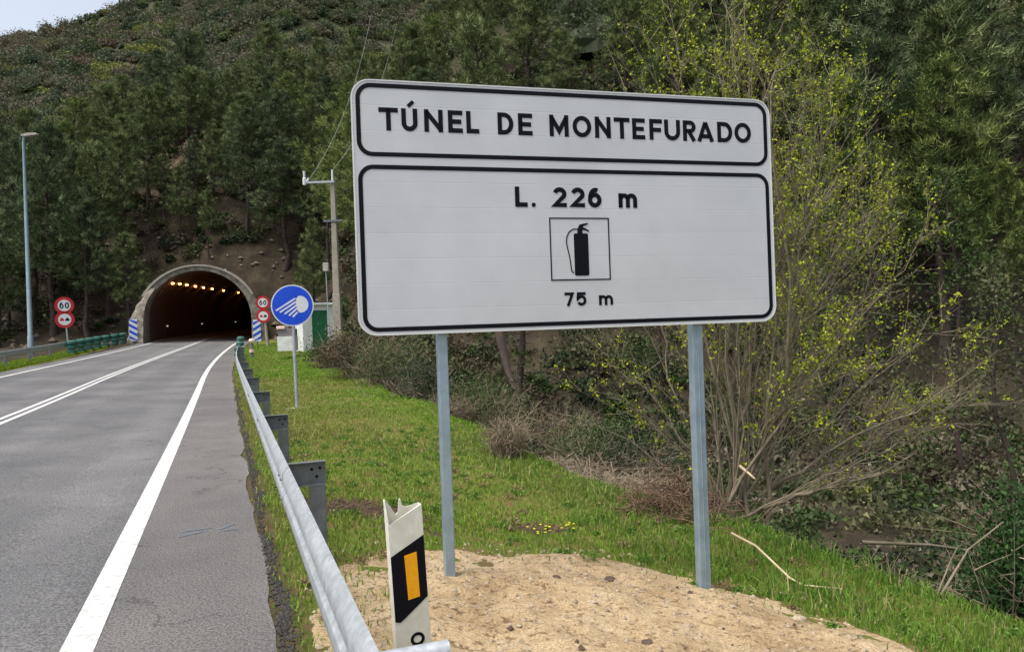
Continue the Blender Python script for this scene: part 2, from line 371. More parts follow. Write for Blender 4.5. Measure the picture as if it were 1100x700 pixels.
def blob(x, y, cx, cy, rx, ry): return np.clip(1.3-((x-cx)/rx)**2-((y-cy)/ry)**2 + .6*fbm(x, y, .35, 3), 0, 1)
def mudmask(x, y): return np.maximum(np.maximum(blob(x, y, -1.55, 7.6, .75, .42), blob(x, y, .22, 7.7, .32, .2)), blob(x, y, -1.0, 6.9, .3, .2)*.6)
set_attr(me, 'turf', turf.astype(float)); set_attr(me, 'mud', np.maximum(mudmask(GX.ravel(), GY.ravel()), ((Lr_ > .1) & (Lr_ < .46))*.9)*(turf))
rockm = np.zeros(len(zf))
for (px, py, Yr, rad) in ((175, 185, 86, 4.0), (1085, 70, 62, 7.5), (865, 55, 84, 5)):
    p = at(px, py, Yr); rockm = np.maximum(rockm, np.clip(1.6-np.hypot(GX.ravel()-p.x, (GY.ravel()-p.y)*.5)/rad + .8*fbm(GX.ravel(), GY.ravel(), 3., 3), 0, 1))
set_attr(me, 'rock', rockm); set_attr(me, 'heath', sst(24, 40, zf))
g = link('ground', me, ground_mat()); tag(g, kind='structure')

# ------------------------------------------------------------------ road sheet + markings
def strip(name, L0, L1, s0, s1, dz, m, nL=2, ds=.5, jitter=0, gap=None):
    s = np.arange(s0, s1+ds, ds); Ls = np.linspace(0, 1, nL)
    A, B = np.meshgrid(s, Ls, indexing='ij'); l0 = L0; l1 = L1
    Lr = l0 + (l1-l0)*B
    if jitter:
        e = .05*fbm(A, A*0, .5, 3) + .035*fbm(A, A*0+4, .15, 2); Lr = np.where(B > .999, Lr+e*jitter, Lr)
    Lt = tp(A, Lr); X, Y = W(A, Lt+cc(A)); Z = rz(A, Lt)+dz
    id_ = np.arange(A.size).reshape(A.shape); q = np.stack([id_[:-1, :-1], id_[:-1, 1:], id_[1:, 1:], id_[1:, :-1]], -1).reshape(-1, 4)
    me = mesh_np(name, np.stack([X.ravel(), Y.ravel(), Z.ravel()], -1), q, True)
    set_attr(me, 'Lr', Lr.ravel()); o = link(name, me, m); tag(o, kind='structure'); return o
RM = road_mat()
strip('road', -9.05, .2, -40, 150, 0, RM, 40, .25, 1)
strip('edge_line', -.88, -.71, -40, 149, .004, M['paint'], 2)
strip('centre_line', -4.42, -4.31, -40, 149, .004, M['paint'], 2)
strip('centre_line', -4.2, -4.09, -40, 149, .004, M['paint'], 2)
strip('edge_line', -8.22, -8.07, -40, 149, .004, M['paint'], 2)
# faded blue survey paint on the shoulder
M['blue_mark'] = mat('faded_blue_paint', (84, 104, 120), .8, 0, var=(96, 96, 98), vscale=14)
bm_ = MB()
for (s0_, l0_, s1_, l1_) in ((6.95, -.42, 7.05, -.2), (7.12, -.4, 7.14, -.16), (7.05, -.1, 7.2, .02), (6.98, -.08, 7.0, .05)):
    (xa, ya), (xb, yb) = W(s0_, l0_), W(s1_, l1_); dv = Vector((xb-xa, yb-ya, 0)).normalized(); nv = Vector((-dv.y, dv.x, 0))*.016
    bm_.add([(xa-nv.x, ya-nv.y, .004), (xb-nv.x, yb-nv.y, .004), (xb+nv.x, yb+nv.y, .004), (xa+nv.x, ya+nv.y, .004)], [(0, 1, 2, 3)])
tag(bm_.build('paint_mark', M['blue_mark'], None), kind='structure')
# crumbled asphalt lip
def rocks(n, posfn, rfn, name, m, kind='stuff'):
    base = np.array([(1, 0, 0), (-1, 0, 0), (0, 1, 0), (0, -1, 0), (0, 0, 1), (0, 0, -1)], float)
    fc = np.array([(0, 2, 4), (2, 1, 4), (1, 3, 4), (3, 0, 4), (2, 0, 5), (1, 2, 5), (3, 1, 5), (0, 3, 5)])
    P = posfn(n); n = len(P); r = rfn(n)
    V = base[None]*(.6+.8*RNG.random((n, 6, 1)))*r[:, None, None]; V[:, :, 2] *= .7
    a = RNG.random(n)*6.28; c, s_ = np.cos(a)[:, None], np.sin(a)[:, None]
    x = V[:, :, 0]*c - V[:, :, 1]*s_; y = V[:, :, 0]*s_ + V[:, :, 1]*c; V[:, :, 0] = x; V[:, :, 1] = y
    V = V + P[:, None]; T = fc[None] + (np.arange(n)*6)[:, None, None]
    o = link(name, mesh_np(name, V.reshape(-1, 3), T.reshape(-1, 3), False), m); tag(o, kind=kind); return o
def crumbs(n):
    s = -2 + 26*RNG.random(n)**1.6; Lr = .22 + .035*RNG.standard_normal(n) + .06*fbm(s, s*0, .4, 2); Lr = np.clip(Lr+.02, .15, .44)
    X, Y = W(s, Lr+cc(s)); return np.stack([X, Y, np.maximum(H(X, Y), rz(s, Lr)-.03)+.004], -1)
tag(rocks(12000, crumbs, lambda n: .005+.016*RNG.random(n)**3, 'asphalt_crumbs', M['asphalt_crumb']), 'dark crumbs of asphalt along the broken road edge', 'gravel')

# ------------------------------------------------------------------ sand mound
def sand_mask(x, y):
    a = ((x-.35)/2.05); a = np.where(x > .35, (x-.35)/2.25, a); b = np.where(y > 4.2, (y-4.2)/(2.35 - .18*np.clip(x-.9, 0, 3)), (y-4.2)/3.2)
    s_, L_ = SL(x, y)
    return 1 - .38*(1-sst(.2, .8, L_)) - np.sqrt(a*a + b*b) + .13*fbm(x, y, .9, 4) + .05*fbm(x+9, y, .25, 3)
xs = np.arange(-2.2, 3.6, .035); ys = np.arange(.8, 7.4, .035); XX, YY = np.meshgrid(xs, ys, indexing='ij')
mk = sand_mask(XX, YY)
def sand_h(x, y):
    mk = sand_mask(x, y)
    return H(x, y) - .05 + .06*sst(-.12, .05, mk) + .07*sst(.0, .6, mk) + (.06*fbm(x, y, .5, 4) + .035*fbm(x, y, .14, 3))*sst(-.05, .2, mk)
ZZ = sand_h(XX, YY)
s_, L_ = SL(XX, YY); idd = np.arange(XX.size).reshape(XX.shape)
q = np.stack([idd[:-1, :-1], idd[1:, :-1], idd[1:, 1:], idd[:-1, 1:]], -1).reshape(-1, 4)
keep = (mk.ravel()[q].max(1) > -.12) & (L_.ravel()[q].min(1) > .2)
sm = mesh_np('sand_mound', np.stack([XX.ravel(), YY.ravel(), ZZ.ravel()], -1), q[keep], True)
so = link('sand_mound', sm, sand_mat()); tag(so, kind='structure')
def gh(x, y):
    """top of ground incl. sand"""
    x = np.asarray(x, float); y = np.asarray(y, float); h = H(x, y); s, L = SL(x, y)
    return np.where((sand_mask(x, y) > 0) & (L > .45), np.maximum(h, sand_h(x, y)), h)
def peb(n):
    x = RNG.uniform(-1.8, 3.2, n); y = RNG.uniform(2.0, 7.0, n); s, L = SL(x, y); k = (sand_mask(x, y) > -.16) & (L > .4); x, y = x[k], y[k]
    return np.stack([x, y, gh(x, y)+.002], -1)
tag(rocks(9000, peb, lambda n: .003+.024*RNG.random(n)**6, 'pebbles', M['stone']), 'small pebbles scattered over the sandy mound', 'pebbles')
def clod(n):
    x = RNG.uniform(-2.6, .8, n); y = RNG.uniform(6.4, 8.6, n); k = mudmask(x, y) > .35; x, y = x[k], y[k]
    x2 = RNG.uniform(-1.6, 3., 500); y2 = RNG.uniform(2.4, 6.8, 500); k = (sand_mask(x2, y2) > .02) & (fbm(x2, y2, .5, 3) > .2); x = np.concatenate([x, x2[k]]); y = np.concatenate([y, y2[k]])
    return np.stack([x, y, gh(x, y)+.005], -1)
M['clod'] = mat('mud_clod', (62, 48, 38), .95, 0, var=(98, 80, 64), vscale=14, bump=.5)
tag(rocks(5000, clod, lambda n: .006+.026*RNG.random(n)**4, 'mud_clods', M['clod']), 'brown clods of churned mud in the grass', 'mud')

# ------------------------------------------------------------------ grass
def tint_attr(me, cols, per):
    """cols (n,3) per element, per = verts per element"""
    a = me.attributes.new('tint', 'FLOAT_COLOR', 'POINT'); c = np.concatenate([np.repeat(cols, per, 0), np.ones((len(cols)*per, 1))], 1)
    a.data.foreach_set('color', c.astype(np.float32).ravel())
def blades(P, h, w, cols, lean=.5):
    n = len(P); a = RNG.random(n)*6.283; d = np.stack([np.cos(a), np.sin(a), 0*a], -1); b = RNG.random(n)*6.283; e = np.stack([np.cos(b), np.sin(b), 0*b], -1)
    k = (lean*RNG.random(n))[:, None]
    up = np.array([0, 0, 1.])[None]
    hh = h[:, None]; ww = w[:, None]/2
    v0 = P - d*ww; v1 = P + d*ww; mid = P + up*hh*.6 + e*hh*k*.35
    v2 = mid + d*ww*.7; v3 = mid - d*ww*.7; v4 = P + up*hh*(1-.25*k) + e*hh*k
    V = np.stack([v0, v1, v2, v3, v4], 1).reshape(-1, 3); o = (np.arange(n)*5)[:, None]
    T = np.concatenate([o+np.array([[0, 1, 2]]), o+np.array([[0, 2, 3]]), o+np.array([[3, 2, 4]])], 1).reshape(-1, 3)
    me = mesh_np('grass', V, T, False); tint_attr(me, cols, 5); return me
def L3(c): return np.array(lin(c)[:3])
def mixc(a, b, t): return L3(a)[None]*(1-t[:, None]) + L3(b)[None]*t[:, None]
def grass_pts(n, smin, smax, l0, l1f, powr):
    s = smin + (smax-smin)*RNG.random(n)**powr; L = l0 + (l1f(s)-l0)*RNG.random(n); X, Y = W(s, L+cc(s)); return s, L, X, Y
s, L, X, Y = grass_pts(260000, 1.2, 60, .18, lambda s: edge_of(s)+1.6, 1.9)
lush = fbm(X, Y, 1.3, 3); patch = fbm(X+40, Y, 2.6, 3)
sandk = sand_mask(X, Y)
far = sst(3.0, 5.0, L)*(1-sst(12, 20, s))         # taller grass at the outer verge
dens = .50 + .75*lush + .5*fbm(X, Y, .35, 2) + .5*far - 1.5*np.clip(mudmask(X, Y), 0, 1)*1.0
keep = (RNG.random(len(s)) < np.clip(dens + .35, .05, 1)) & ((L > .33+.10*fbm(X, Y, .5, 3)) | (RNG.random(len(s)) < .12)) & ((sandk < .015) | (RNG.random(len(s)) < .03*(sandk < .25)) | ((L < 1.1) & (sandk < .5) & (RNG.random(len(s)) < .16))) & (Y < np.interp(X, [-30, -18, -11, -4, 6, 18], [62, 62, 52, 38, 29, 25])-.5)
s, L, X, Y, lush, patch, far = [a[keep] for a in (s, L, X, Y, lush, patch, far)]
n = len(s); Hh = (.022 + .035*RNG.random(n) + .03*np.clip(lush, 0, 1) + .06*far*RNG.random(n)*np.clip(.6+1.2*lush, .1, 1.5))*(1+.012*s)
Wd = .006 + .0009*s
bright = mixc((90, 126, 38), (134, 162, 58), RNG.random(n)); dry = mixc((128, 116, 66), (160, 146, 98), RNG.random(n)); dark = mixc((68, 104, 34), (112, 146, 54), RNG.random(n))
t = np.clip(.28 - 1.2*patch + .28*RNG.standard_normal(n), 0, 1)[:, None]; cols = bright*(1-t*.7) + dry*t*.7
t = np.clip(far*.8*np.clip(.7+lush, 0, 1), 0, .85)[:, None]; cols = cols*(1-t) + dark*t
cols *= (.8+.4*RNG.random(n))[:, None]
gm = blades(np.stack([X, Y, gh(X, Y)-.005], -1), Hh, Wd, cols, .8)
go = link('grass', gm, M['blade']); tag(go, 'short green grass covering the verge between guardrail and woods', 'grass', kind='stuff')
s, L, X, Y = grass_pts(45000, 18, 62, -10.9, lambda s: -9.1+0*s, 1.0)
n = len(s); cols = mixc((80, 110, 24), (128, 148, 40), RNG.random(n))*(.8+.4*RNG.random(n))[:, None]
gl = blades(np.stack([X, Y, H(X, Y)-.01], -1), .06+.16*RNG.random(n), .02+.02*RNG.random(n), cols, .8)
tag(link('grass', gl, M['blade']), 'bright green grass strip under the far left guardrail', 'grass', kind='stuff')
# tall weeds and grass on the bank at the right
n = 42000; s = 1.5+11*RNG.random(n); L = 3.3+3.6*RNG.random(n)**.9; X, Y = W(s, L); k = (sand_mask(X, Y) < .02) & (fbm(X, Y, .6, 3)+RNG.random(n)*.6 > .1); X, Y = X[k], Y[k]; n = len(X)
t = RNG.random(n); cols = np.where((t < .14)[:, None], mixc((150, 138, 96), (176, 164, 120), RNG.random(n)), mixc((68, 102, 36), (126, 152, 64), RNG.random(n)))
gw = blades(np.stack([X, Y, H(X, Y)-.01], -1), (.05+.17*RNG.random(n)**2)*np.clip(.75+1.1*fbm(X, Y, .5, 3), .3, 1.5), .006+.006*RNG.random(n), cols, .9)
tag(link('tall_grass', gw, M['blade']), 'taller lush grass and weeds down the bank beside the sand', 'grass', kind='stuff')

def slope_pts(n):
    px = RNG.uniform(-60, 420, n); Y = RNG.uniform(60, 92, n); X = (px-550)/F*Y; s, L = SL(X, Y); k = ~((L-cc(s) > -10) & (L-cc(s) < 2) & (s < 71)); X, Y = X[k], Y[k]; s, L = SL(X, Y); k = ~((s > 66) & (s < 74) & (np.abs(L-cc(s)-TC) < THW+1.2)) & ~inside_tube(s, L-cc(s), H(X, Y), .9); X, Y = X[k], Y[k]
    return np.stack([X, Y, H(X, Y)+.02], -1)
M['slope_rock'] = mat('slope_rock', (84, 74, 62), .95, 0, var=(122, 110, 94), vscale=1.5, bump=.4, bscale=8)
tag(rocks(3800, slope_pts, lambda n: .05+.38*RNG.random(n)**6, 'slope_rocks', M['slope_rock']), 'loose stones strewn over the brown slope around the tunnel', 'loose stones')
# ------------------------------------------------------------------ lettering
def glyph(mb, ch, x0, x1, z0, z1, w, y0, y1):
    h = w/2; a, b, c, d = x0+h, x1-h, z0+h, z1-h; mx = (x0+x1)/2; mz = (z0+z1)/2; S = lambda *p, **k: stroke(mb, list(p), w, y0, y1, **k)
    A = lambda cx, cz, rx, rz, t0, t1, n=10: arc(cx, cz, rx, rz, t0, t1, n)
    if ch == 'T': S((x0, d), (x1, d)); S((mx, z0), (mx, z1))
    elif ch == 'L': S((a, z1), (a, c), (x1, c))
    elif ch == 'N': S((a, z0), (a, z1)); S((b, z0), (b, z1)); S((a, d), (b, c))
    elif ch == 'E': S((x1, d), (a, d), (a, c), (x1, c)); S((a, mz), (x1-h*.6, mz))
    elif ch == 'F': S((x1, d), (a, d), (a, z0)); S((a, mz-.02*(z1-z0)), (x1-h*.6, mz-.02*(z1-z0)))
    elif ch == 'D': r = (d-c)/2; S(*([(a, c)] + A(b-r*.85, mz, r*.85, r, -90, 90, 14) + [(a, d)]), closed=True)
    elif ch == 'O': S(*A(mx, mz, (b-a)/2, (d-c)/2, 0, 345, 23), closed=True)
    elif ch == 'M': S((a, z0), (a, z1)); S((b, z0), (b, z1)); S((a, d), (mx, z0+.25*(z1-z0)), (b, d))
    elif ch == 'U': r = (b-a)/2; S(*([(a, z1)] + A(mx, c+r, r, r, 180, 360, 14) + [(b, z1)]))
    elif ch == 'R':
        q = (z1-z0)*.25-h*.45; S(*([(a, d)] + A(b-q, d-q, q, q, 90, -90, 10) + [(a, d-2*q)])); S((a, z0), (a, z1)); S((mx-.05*(x1-x0), d-2*q), (b+h*.1, z0))
    elif ch == 'A': S((x0+h*.9, z0), (mx, z1-h*.6)); S((mx, z1-h*.6), (x1-h*.9, z0)); S((x0+(x1-x0)*.25, z0+(z1-z0)*.26), (x1-(x1-x0)*.25, z0+(z1-z0)*.26))
    elif ch == '2':
        r = (b-a)/2; S(*(A(mx, d-r*.9, r, r*.9, 165, -35, 12) + [(a, c), (x1, c)]))
    elif ch == '5':
        q = (z1-z0)*.32-h*.3; S(*([(x1-h*.4, d), (a+h*.3, d), (a, mz+h*.4)] + [(a, mz+h*.2)] + A(mx, c+q, (b-a)/2, q, 115, -150, 14)))
    elif ch == '6':
        q = (z1-z0)*.31-h*.4; S(*A(mx, c+q, (b-a)/2, q, 0, 345, 20), closed=True); S(*(A(mx+.05*(x1-x0), c+q*1.35, (b-a)/2+.03*(x1-x0), (d-c)-q*1.35, 185, 65, 12)))
    elif ch == '7': S((x0, d), (b, d), (x0+(x1-x0)*.35, z0))
    elif ch == '0': S(*A(mx, mz, (b-a)/2, (d-c)/2, 0, 340, 18), closed=True)
    elif ch == '8':
        q = (d-c)/4; S(*A(mx, d-q, (b-a)/2*.85, q, 0, 340, 18), closed=True); S(*A(mx, c+q, (b-a)/2, q, 0, 340, 18), closed=True)
    elif ch == 'm':
        r = (b-a)/4; S((a, z0), (a, z1)); S(*([(a, d-r)] + A(a+r, d-r, r, r, 180, 0, 8) + [(a+2*r, z0)])); S(*([(a+2*r, d-r)] + A(a+3*r, d-r, r, r, 180, 0, 8) + [(b, z0)]))
    elif ch == '.': mb.prism(circ(mx, z0+(x1-x0)/2, (x1-x0)/2, 14), y0, y1)

# ------------------------------------------------------------------ big information sign
PL = Vector((-1.047, 5.25, 0)); PR = Vector((2.115, 6.14, 0)); tv = (PR-PL).normalized(); SW = (PR-PL).length
ang = math.atan2(tv.y, tv.x); SZ0 = 1.615; SH = 1.765
sign = empty('information_sign', (PL.x, PL.y, 0), ang)
tag(sign, 'large white tunnel information sign with black lettering on two metal posts in the sand', 'sign')
nb = Vector((-tv.y, tv.x, 0))
def uv(px, py):
    r = ray(px, py); O = Vector((0, 0, EYE)); t = (PL-O).dot(nb)/r.dot(nb); P = O+r*t
    return (P-PL).dot(tv), P.z
def panel_mat():
    m = mat('white_slats', (186, 189, 193), .42, 0, var=(200, 203, 207), vscale=1.1, spec=.4, bump=.02, bscale=3); nt = m.node_tree; N = nt.nodes; L = nt.links; b = N['Principled BSDF']
    prev = b.inputs['Base Color'].links[0].from_socket
    tc = N.new('ShaderNodeTexCoord'); sp = N.new('ShaderNodeSeparateXYZ'); L.new(tc.outputs['Object'], sp.inputs[0])
    a = N.new('ShaderNodeMath'); a.operation = 'SUBTRACT'; L.new(sp.outputs['Z'], a.inputs[0]); a.inputs[1].default_value = SZ0
    d = N.new('ShaderNodeMath'); d.operation = 'DIVIDE'; L.new(a.outputs[0], d.inputs[0]); d.inputs[1].default_value = .1765
    fr = N.new('ShaderNodeMath'); fr.operation = 'FRACT'; L.new(d.outputs[0], fr.inputs[0])
    r = N.new('ShaderNodeValToRGB'); e = r.color_ramp.elements
    for i in range(3): e.new(.5)
    for i, (p, v) in enumerate(((0, .60), (.014, .62), (.022, 1.0), (.965, 1.0), (.985, 1.25))): e[i].position = p; e[i].color = (v, v, v, 1)  # dark joint at each slat's foot, painted highlight along its top edge
    L.new(fr.outputs[0], r.inputs['Fac'])
    mx = N.new('ShaderNodeMix'); mx.data_type = 'RGBA'; mx.blend_type = 'MULTIPLY'; mx.inputs[0].default_value = .8; L.new(prev, mx.inputs[6]); L.new(r.outputs[0], mx.inputs[7])
    fl = N.new('ShaderNodeMath'); fl.operation = 'FLOOR'; L.new(d.outputs[0], fl.inputs[0]); wn = N.new('ShaderNodeTexWhiteNoise'); wn.noise_dimensions = '1D'; L.new(fl.outputs[0], wn.inputs['W'])
    mr = N.new('ShaderNodeMapRange'); mr.inputs[3].default_value = .985; mr.inputs[4].default_value = 1.015; L.new(wn.outputs['Value'], mr.inputs[0])
    m2 = N.new('ShaderNodeMix'); m2.data_type = 'RGBA'; m2.blend_type = 'MULTIPLY'; m2.inputs[0].default_value = 1; L.new(mx.outputs[2], m2.inputs[6]); L.new(mr.outputs[0], m2.inputs[7])
    L.new(m2.outputs[2], b.inputs['Base Color']); return m
o = MB().prism(rrect(.008, SW-.008, SZ0+.008, SZ0+SH-.008, .12), 0, .03).build('panel', panel_mat(), sign)
MB().ring(rrect(0, SW, SZ0, SZ0+SH, .128), rrect(.0085, SW-.0085, SZ0+.0085, SZ0+SH-.0085, .1195), -.004, .034).build('edge_trim', M['panel_edge'], sign)
k = .1765
hz0 = SZ0+SH-.615+.018
def border(z0, z1):
    o_ = rrect(.030, SW-.030, z0, z1, .105, 9); i_ = rrect(.060, SW-.060, z0+.030, z1-.030, .075, 9)
    MB().ring(o_, i_, -.003, -.0005).build('border', M['black'], sign)
zt0 = uv(384, 171.5)[1]; zt1 = uv(384, 180)[1]
zt0b = uv(826, 175.5)[1]; zt1b = uv(826, 181)[1]
zt0 = (zt0+zt0b)/2; zt1 = (zt1+zt1b)/2-.01
border(zt0, SZ0+SH-.026); border(SZ0+.026, zt1)
def text_line(spec, base0, base1, cap, w, org, sc, name, small=()):
    """spec: list of (char, x0, x1) in zoomed px; base0/base1 = (px,py) ends of baseline in target px"""
    mb = MB(); zb = (uv(*base0)[1]+uv(*base1)[1])/2; zc = cap
    for ch, a, b in spec:
        u0 = uv(org+a/sc, base0[1])[0]; u1 = uv(org+b/sc, base0[1])[0]
        acc = ch == 'Ú'
        glyph(mb, 'U' if acc else ch, u0, u1, zb, zb+(zc*.74 if ch == 'm' else zc), w, -.003, -.0005)
        if acc: m_ = (u0+u1)/2; stroke(mb, [(m_-.008, zb+zc+.014), (m_+.03, zb+zc+.05)], w*.8, -.003, -.0005)
        if ch in 'L2' and False: pass
    mb.build(name, M['black'], sign)
def words(spec, *rest):
    for wd in spec: text_line(wd, *rest)
T1 = [('T', 18, 70), ('Ú', 79, 122), ('N', 140, 190), ('E', 204, 243), ('L', 253, 287), ('D', 337, 379), ('E', 392, 430), ('M', 476, 527), ('O', 538, 588), ('N', 598, 640), ('T', 649, 691), ('E', 698, 732), ('F', 744, 778), ('U', 784, 826), ('R', 834, 868), ('A', 872, 916), ('D', 926, 966), ('O', 972, 1016)]
words([T1[:5], T1[5:7], T1[7:]], (408, 141.5), (805, 152.5), .158, .032, 400, 2.5, 'lettering')
words([[('L', 110, 172), ('.', 192, 213)], [('2', 300, 368), ('2', 391, 459), ('6', 475, 543)], [('m', 628, 721)]], (554, 222.8), (684, 222.8), .147, .033, 530, 4.667, 'lettering')
words([[('7', 358, 404), ('5', 418, 467)], [('m', 530, 600)]], (607, 328), (659, 328), .100, .021, 530, 4.667, 'lettering')
u0, z1 = uv(589.7, 233.7); u1, _ = uv(653.8, 233.7); _, z0 = uv(590.5, 301.6)
MB().ring([(u0, z0), (u1, z0), (u1, z1), (u0, z1)], [(u0+.009, z0+.009), (u1-.009, z0+.009), (u1-.009, z1-.009), (u0+.009, z1-.009)], -.003, -.0005).build('pictogram_frame', M['black'], sign)
def zp(x, y): return uv(530+x/4.667, 190+y/4.667)
ex = MB(); a, b = zp(402, 283); c, d = zp(481, 494)
ex.prism(rrect(a, c, d, b, .012, 3), -.003, -.0005)
ex.prism([zp(*p) for p in ((421, 286), (421, 262), (430, 240), (452, 234), (473, 231), (474, 237), (452, 246), (447, 252), (462, 258), (480, 270), (477, 275), (460, 268), (446, 266), (446, 286))][::-1], -.0032, -.0007)
ex.add([], []); stroke(ex, [zp(*p) for p in ((424, 262), (400, 262), (380, 275), (368, 300), (366, 330), (372, 360), (382, 400), (388, 440), (392, 470), (404, 482))], .008, -.0034, -.0009)
ex.build('pictogram', M['black'], sign)
# posts: hollow profiles behind the panel
for (pxa, pya, pxb, pyb, w) in ((478, 360, 484, 628, .070), (753.5, 349, 759.5, 628, .090)):
    ub, zb = uv(pxb, pyb); ut, _ = uv(pxa, pya); uu = (ub+ut)/2
    pb = MB()
    if w < .08: pb.box(uu-w/2, uu+w/2,   .036, .036+.09, zb-.35, SZ0+SH-.12)
    else:
        pb.box(uu-w/2, uu-w/2+.040, .036, .12, zb-.35, SZ0+SH-.12); pb.box(uu-w/2+.038, uu-w/2+.048, .030, .05, zb-.35, SZ0+SH-.12); pb.box(uu-w/2+.046, uu+w/2, .039, .12, zb-.35, SZ0+SH-.12)
    pb.build('post', M['alu_post'], sign, bevel=.006)
for zz in (SZ0+.3, SZ0+.9, SZ0+1.45): MB().box(.15, SW-.15, .0305, .0355, zz, zz+.05).build('back_rail', M['galv_dark'], sign)

# ------------------------------------------------------------------ guardrail
WPROF = [(x*.45, z) for x, z in [(0, 0), (.020, .012), (.075, .045), (.083, .085), (.075, .115), (.018, .140), (.012, .155), (.018, .170), (.075, .195), (.083, .225), (.075, .265), (.020, .298), (0, .31)]]
def beam(mb, svals, Lf, top, side=-1, prof=WPROF, th=.012):
    sec = [(a, b) for a, b in prof] + [(a-th, b) for a, b in reversed(prof)]
    vs = []; n = len(sec)
    for s in svals:
        for a, b in sec:
            x, y = W(s, Lf(s)+float(cc(s)) + side*(a-.037)); z = float(zr0(s))+top-.31+b + (rzoff(s, Lf(s)))
            vs.append((x, y, z))
    k = len(svals); fs = [(i*n+j, i*n+(j+1) % n, (i+1)*n+(j+1) % n, (i+1)*n+j) for i in range(k-1) for j in range(n)]
    fs += [tuple(range(n)), tuple((k-1)*n+j for j in reversed(range(n)))]
    mb.add(vs, fs)
def rzoff(s, L): return float(.025*np.clip(-.8-L, 0, 8.6))
def frameM(s, Lr, dz=0, tilt=0):
    """local x = to the right across the road, y = along the road"""
    P = RP(s, Lr, dz); dc = float(cc(s+.5)-cc(s-.5)); a = math.atan2(CA - dc*CA*0 - 0, 1)  # heading handled below
    x0, y0 = W(s-.5, Lr+float(cc(s-.5))); x1, y1 = W(s+.5, Lr+float(cc(s+.5))); d = Vector((x1-x0, y1-y0, 0)).normalized()
    r = Vector((d.y, -d.x, 0)); return Matrix(((r.x, d.x, 0, P.x), (r.y, d.y, 0, P.y), (0, 0, 1, P.z), (0, 0, 0, 1)))
RT = .715
gr = empty('guardrail', RP(0, .36)); tag(gr, 'galvanised steel guardrail on spaced posts running from the foreground along the right road edge', 'guardrail')
gr.location = (0, 0, 0)
mb = MB(); beam(mb, list(np.arange(-6, 45.01, .5)), lambda s: .342, RT); mb.build('beam', M['galv'], gr, smooth=True)
posts = [((Y-.35*.6)/.937) for Y in (2.34, 5.72, 9.1, 12.8, 16.8, 20.6, 24.4, 28.1, 31.8, 35.4, 38.9)]
posts = [-1.2] + posts
for i, s in enumerate(posts):
    Mx = frameM(s, .38)
    ps = MB().box(.17, .285, -.03, .03, -.35, RT-.185).build('post', M['galv_dark'], gr, bevel=.004)
    ps.matrix_world = Mx
    sp = MB()
    if i == 1:   # nearest spacer shows its rounded folded top
        sp.tube([(.015, .0, RT-.045), (.225, .0, RT-.045)], .032, 14); sp.box(.015, .21, .012, .022, RT-.19, RT-.05)
    else:
        sp.box(.015, .29, .0, .006, RT-.19, RT-.02); sp.box(.015, .29, -.045, .0, RT-.022, RT-.014); sp.box(.015, .29, -.03, 0, RT-.195, RT-.188)
    so_ = sp.build('spacer', M['galv'] if i == 1 else M['galv_dark'], gr, bevel=.002, smooth=(i == 1)); so_.matrix_world = Mx
    if 2 <= i < 5:
        for bx, bz in ((.19, RT-.075), (.25, RT-.07), (.225, RT-.13)):
            bo = MB().tube([(bx, -.008, bz), (bx, 0, bz)], .011, 8).build('bolt', M['black'], so_)
for s_c in (1.3, 5.75, 9.75, 13.75):
    mb = MB(); beam(mb, list(np.arange(s_c-.16, s_c+.17, .08)), lambda s: .338, RT+.002); lap = mb.build('splice', M['galv'], gr, smooth=True)
    bm2 = MB()
    for ds_ in (-.09, .09):
        for hz_ in (.085, .225):
            Q_ = frameM(s_c+ds_, .338) @ Vector((-.002-.012, 0, RT-.31+hz_)); bm2.tube([Q_+Vector((.03, 0, 0)), Q_+Vector((.005, 0, 0))], .011, 8)
    bm2.build('bolts', M['galv_dark'], lap)
# ------------------------------------------------------------------ delineator
D0 = at(440, 690, 2.78); dl = empty('delineator_post', (D0.x+.036, 2.78, 0), math.radians(24)); dl.rotation_euler = (0, math.radians(-2.2), math.radians(24))
dl.location.z = 0
tag(dl, 'white plastic delineator post with broken top, black band and amber reflector behind the rail', 'road delineator')
Wd2 = .064; dp = .05; HT = 1.015
front = [(-Wd2, 0, HT-.058), (Wd2, 0, HT)]
per = [(Wd2, 0, HT), (Wd2*.98, dp*.8, HT-.002), (Wd2*.35, dp, HT-.012), (Wd2*.05, dp, HT-.004), (-Wd2*.02, dp, HT+.022), (-Wd2*.10, dp, HT+.018), (-Wd2*.20, dp, HT-.028), (-Wd2*.36, dp, HT-.034), (-Wd2*.7, dp*.9, HT+.004), (-Wd2*1.02, dp*.75, HT+.03), (-Wd2*1.06, dp*.62, HT+.026), (-Wd2, 0, HT-.058)]
vs = []; fs = []
for x, y, z in per: vs += [(x, y, -.2), (x, y, z)]
n = len(per)
for i in range(n): j = (i+1) % n; fs.append((2*i, 2*j, 2*j+1, 2*i+1))
ob = MB().add(vs, fs).build('body', M['white_pl'], dl); sd = ob.modifiers.new('wall', 'SOLIDIFY'); sd.thickness = .005; sd.offset = -1
b0, b1 = HT-.20, HT-.145
MB().prism([(-Wd2*.985, HT-.405), (-Wd2*.7, HT-.41), (-Wd2*.4, HT-.398), (Wd2*.99, HT-.335), (Wd2*.99, HT-.112), (-Wd2*.985, HT-.172)], -.0016, -.0005).build('black_band', M['black'], dl)
MB().prism([(-Wd2*.16, HT-.335), (Wd2*.52, HT-.330), (Wd2*.50, HT-.168), (-Wd2*.22, HT-.175)], -.0036, -.0018).build('reflector', M['amber'], dl)
dg = MB(); stroke(dg, arc(Wd2*.22, HT-.482, .021, .019, 0, 340, 14), .011, -.0016, -.0005, closed=True); stroke(dg, arc(Wd2*.22, HT-.523, .024, .022, 0, 340, 16), .0085, -.0018, -.0007, closed=True)
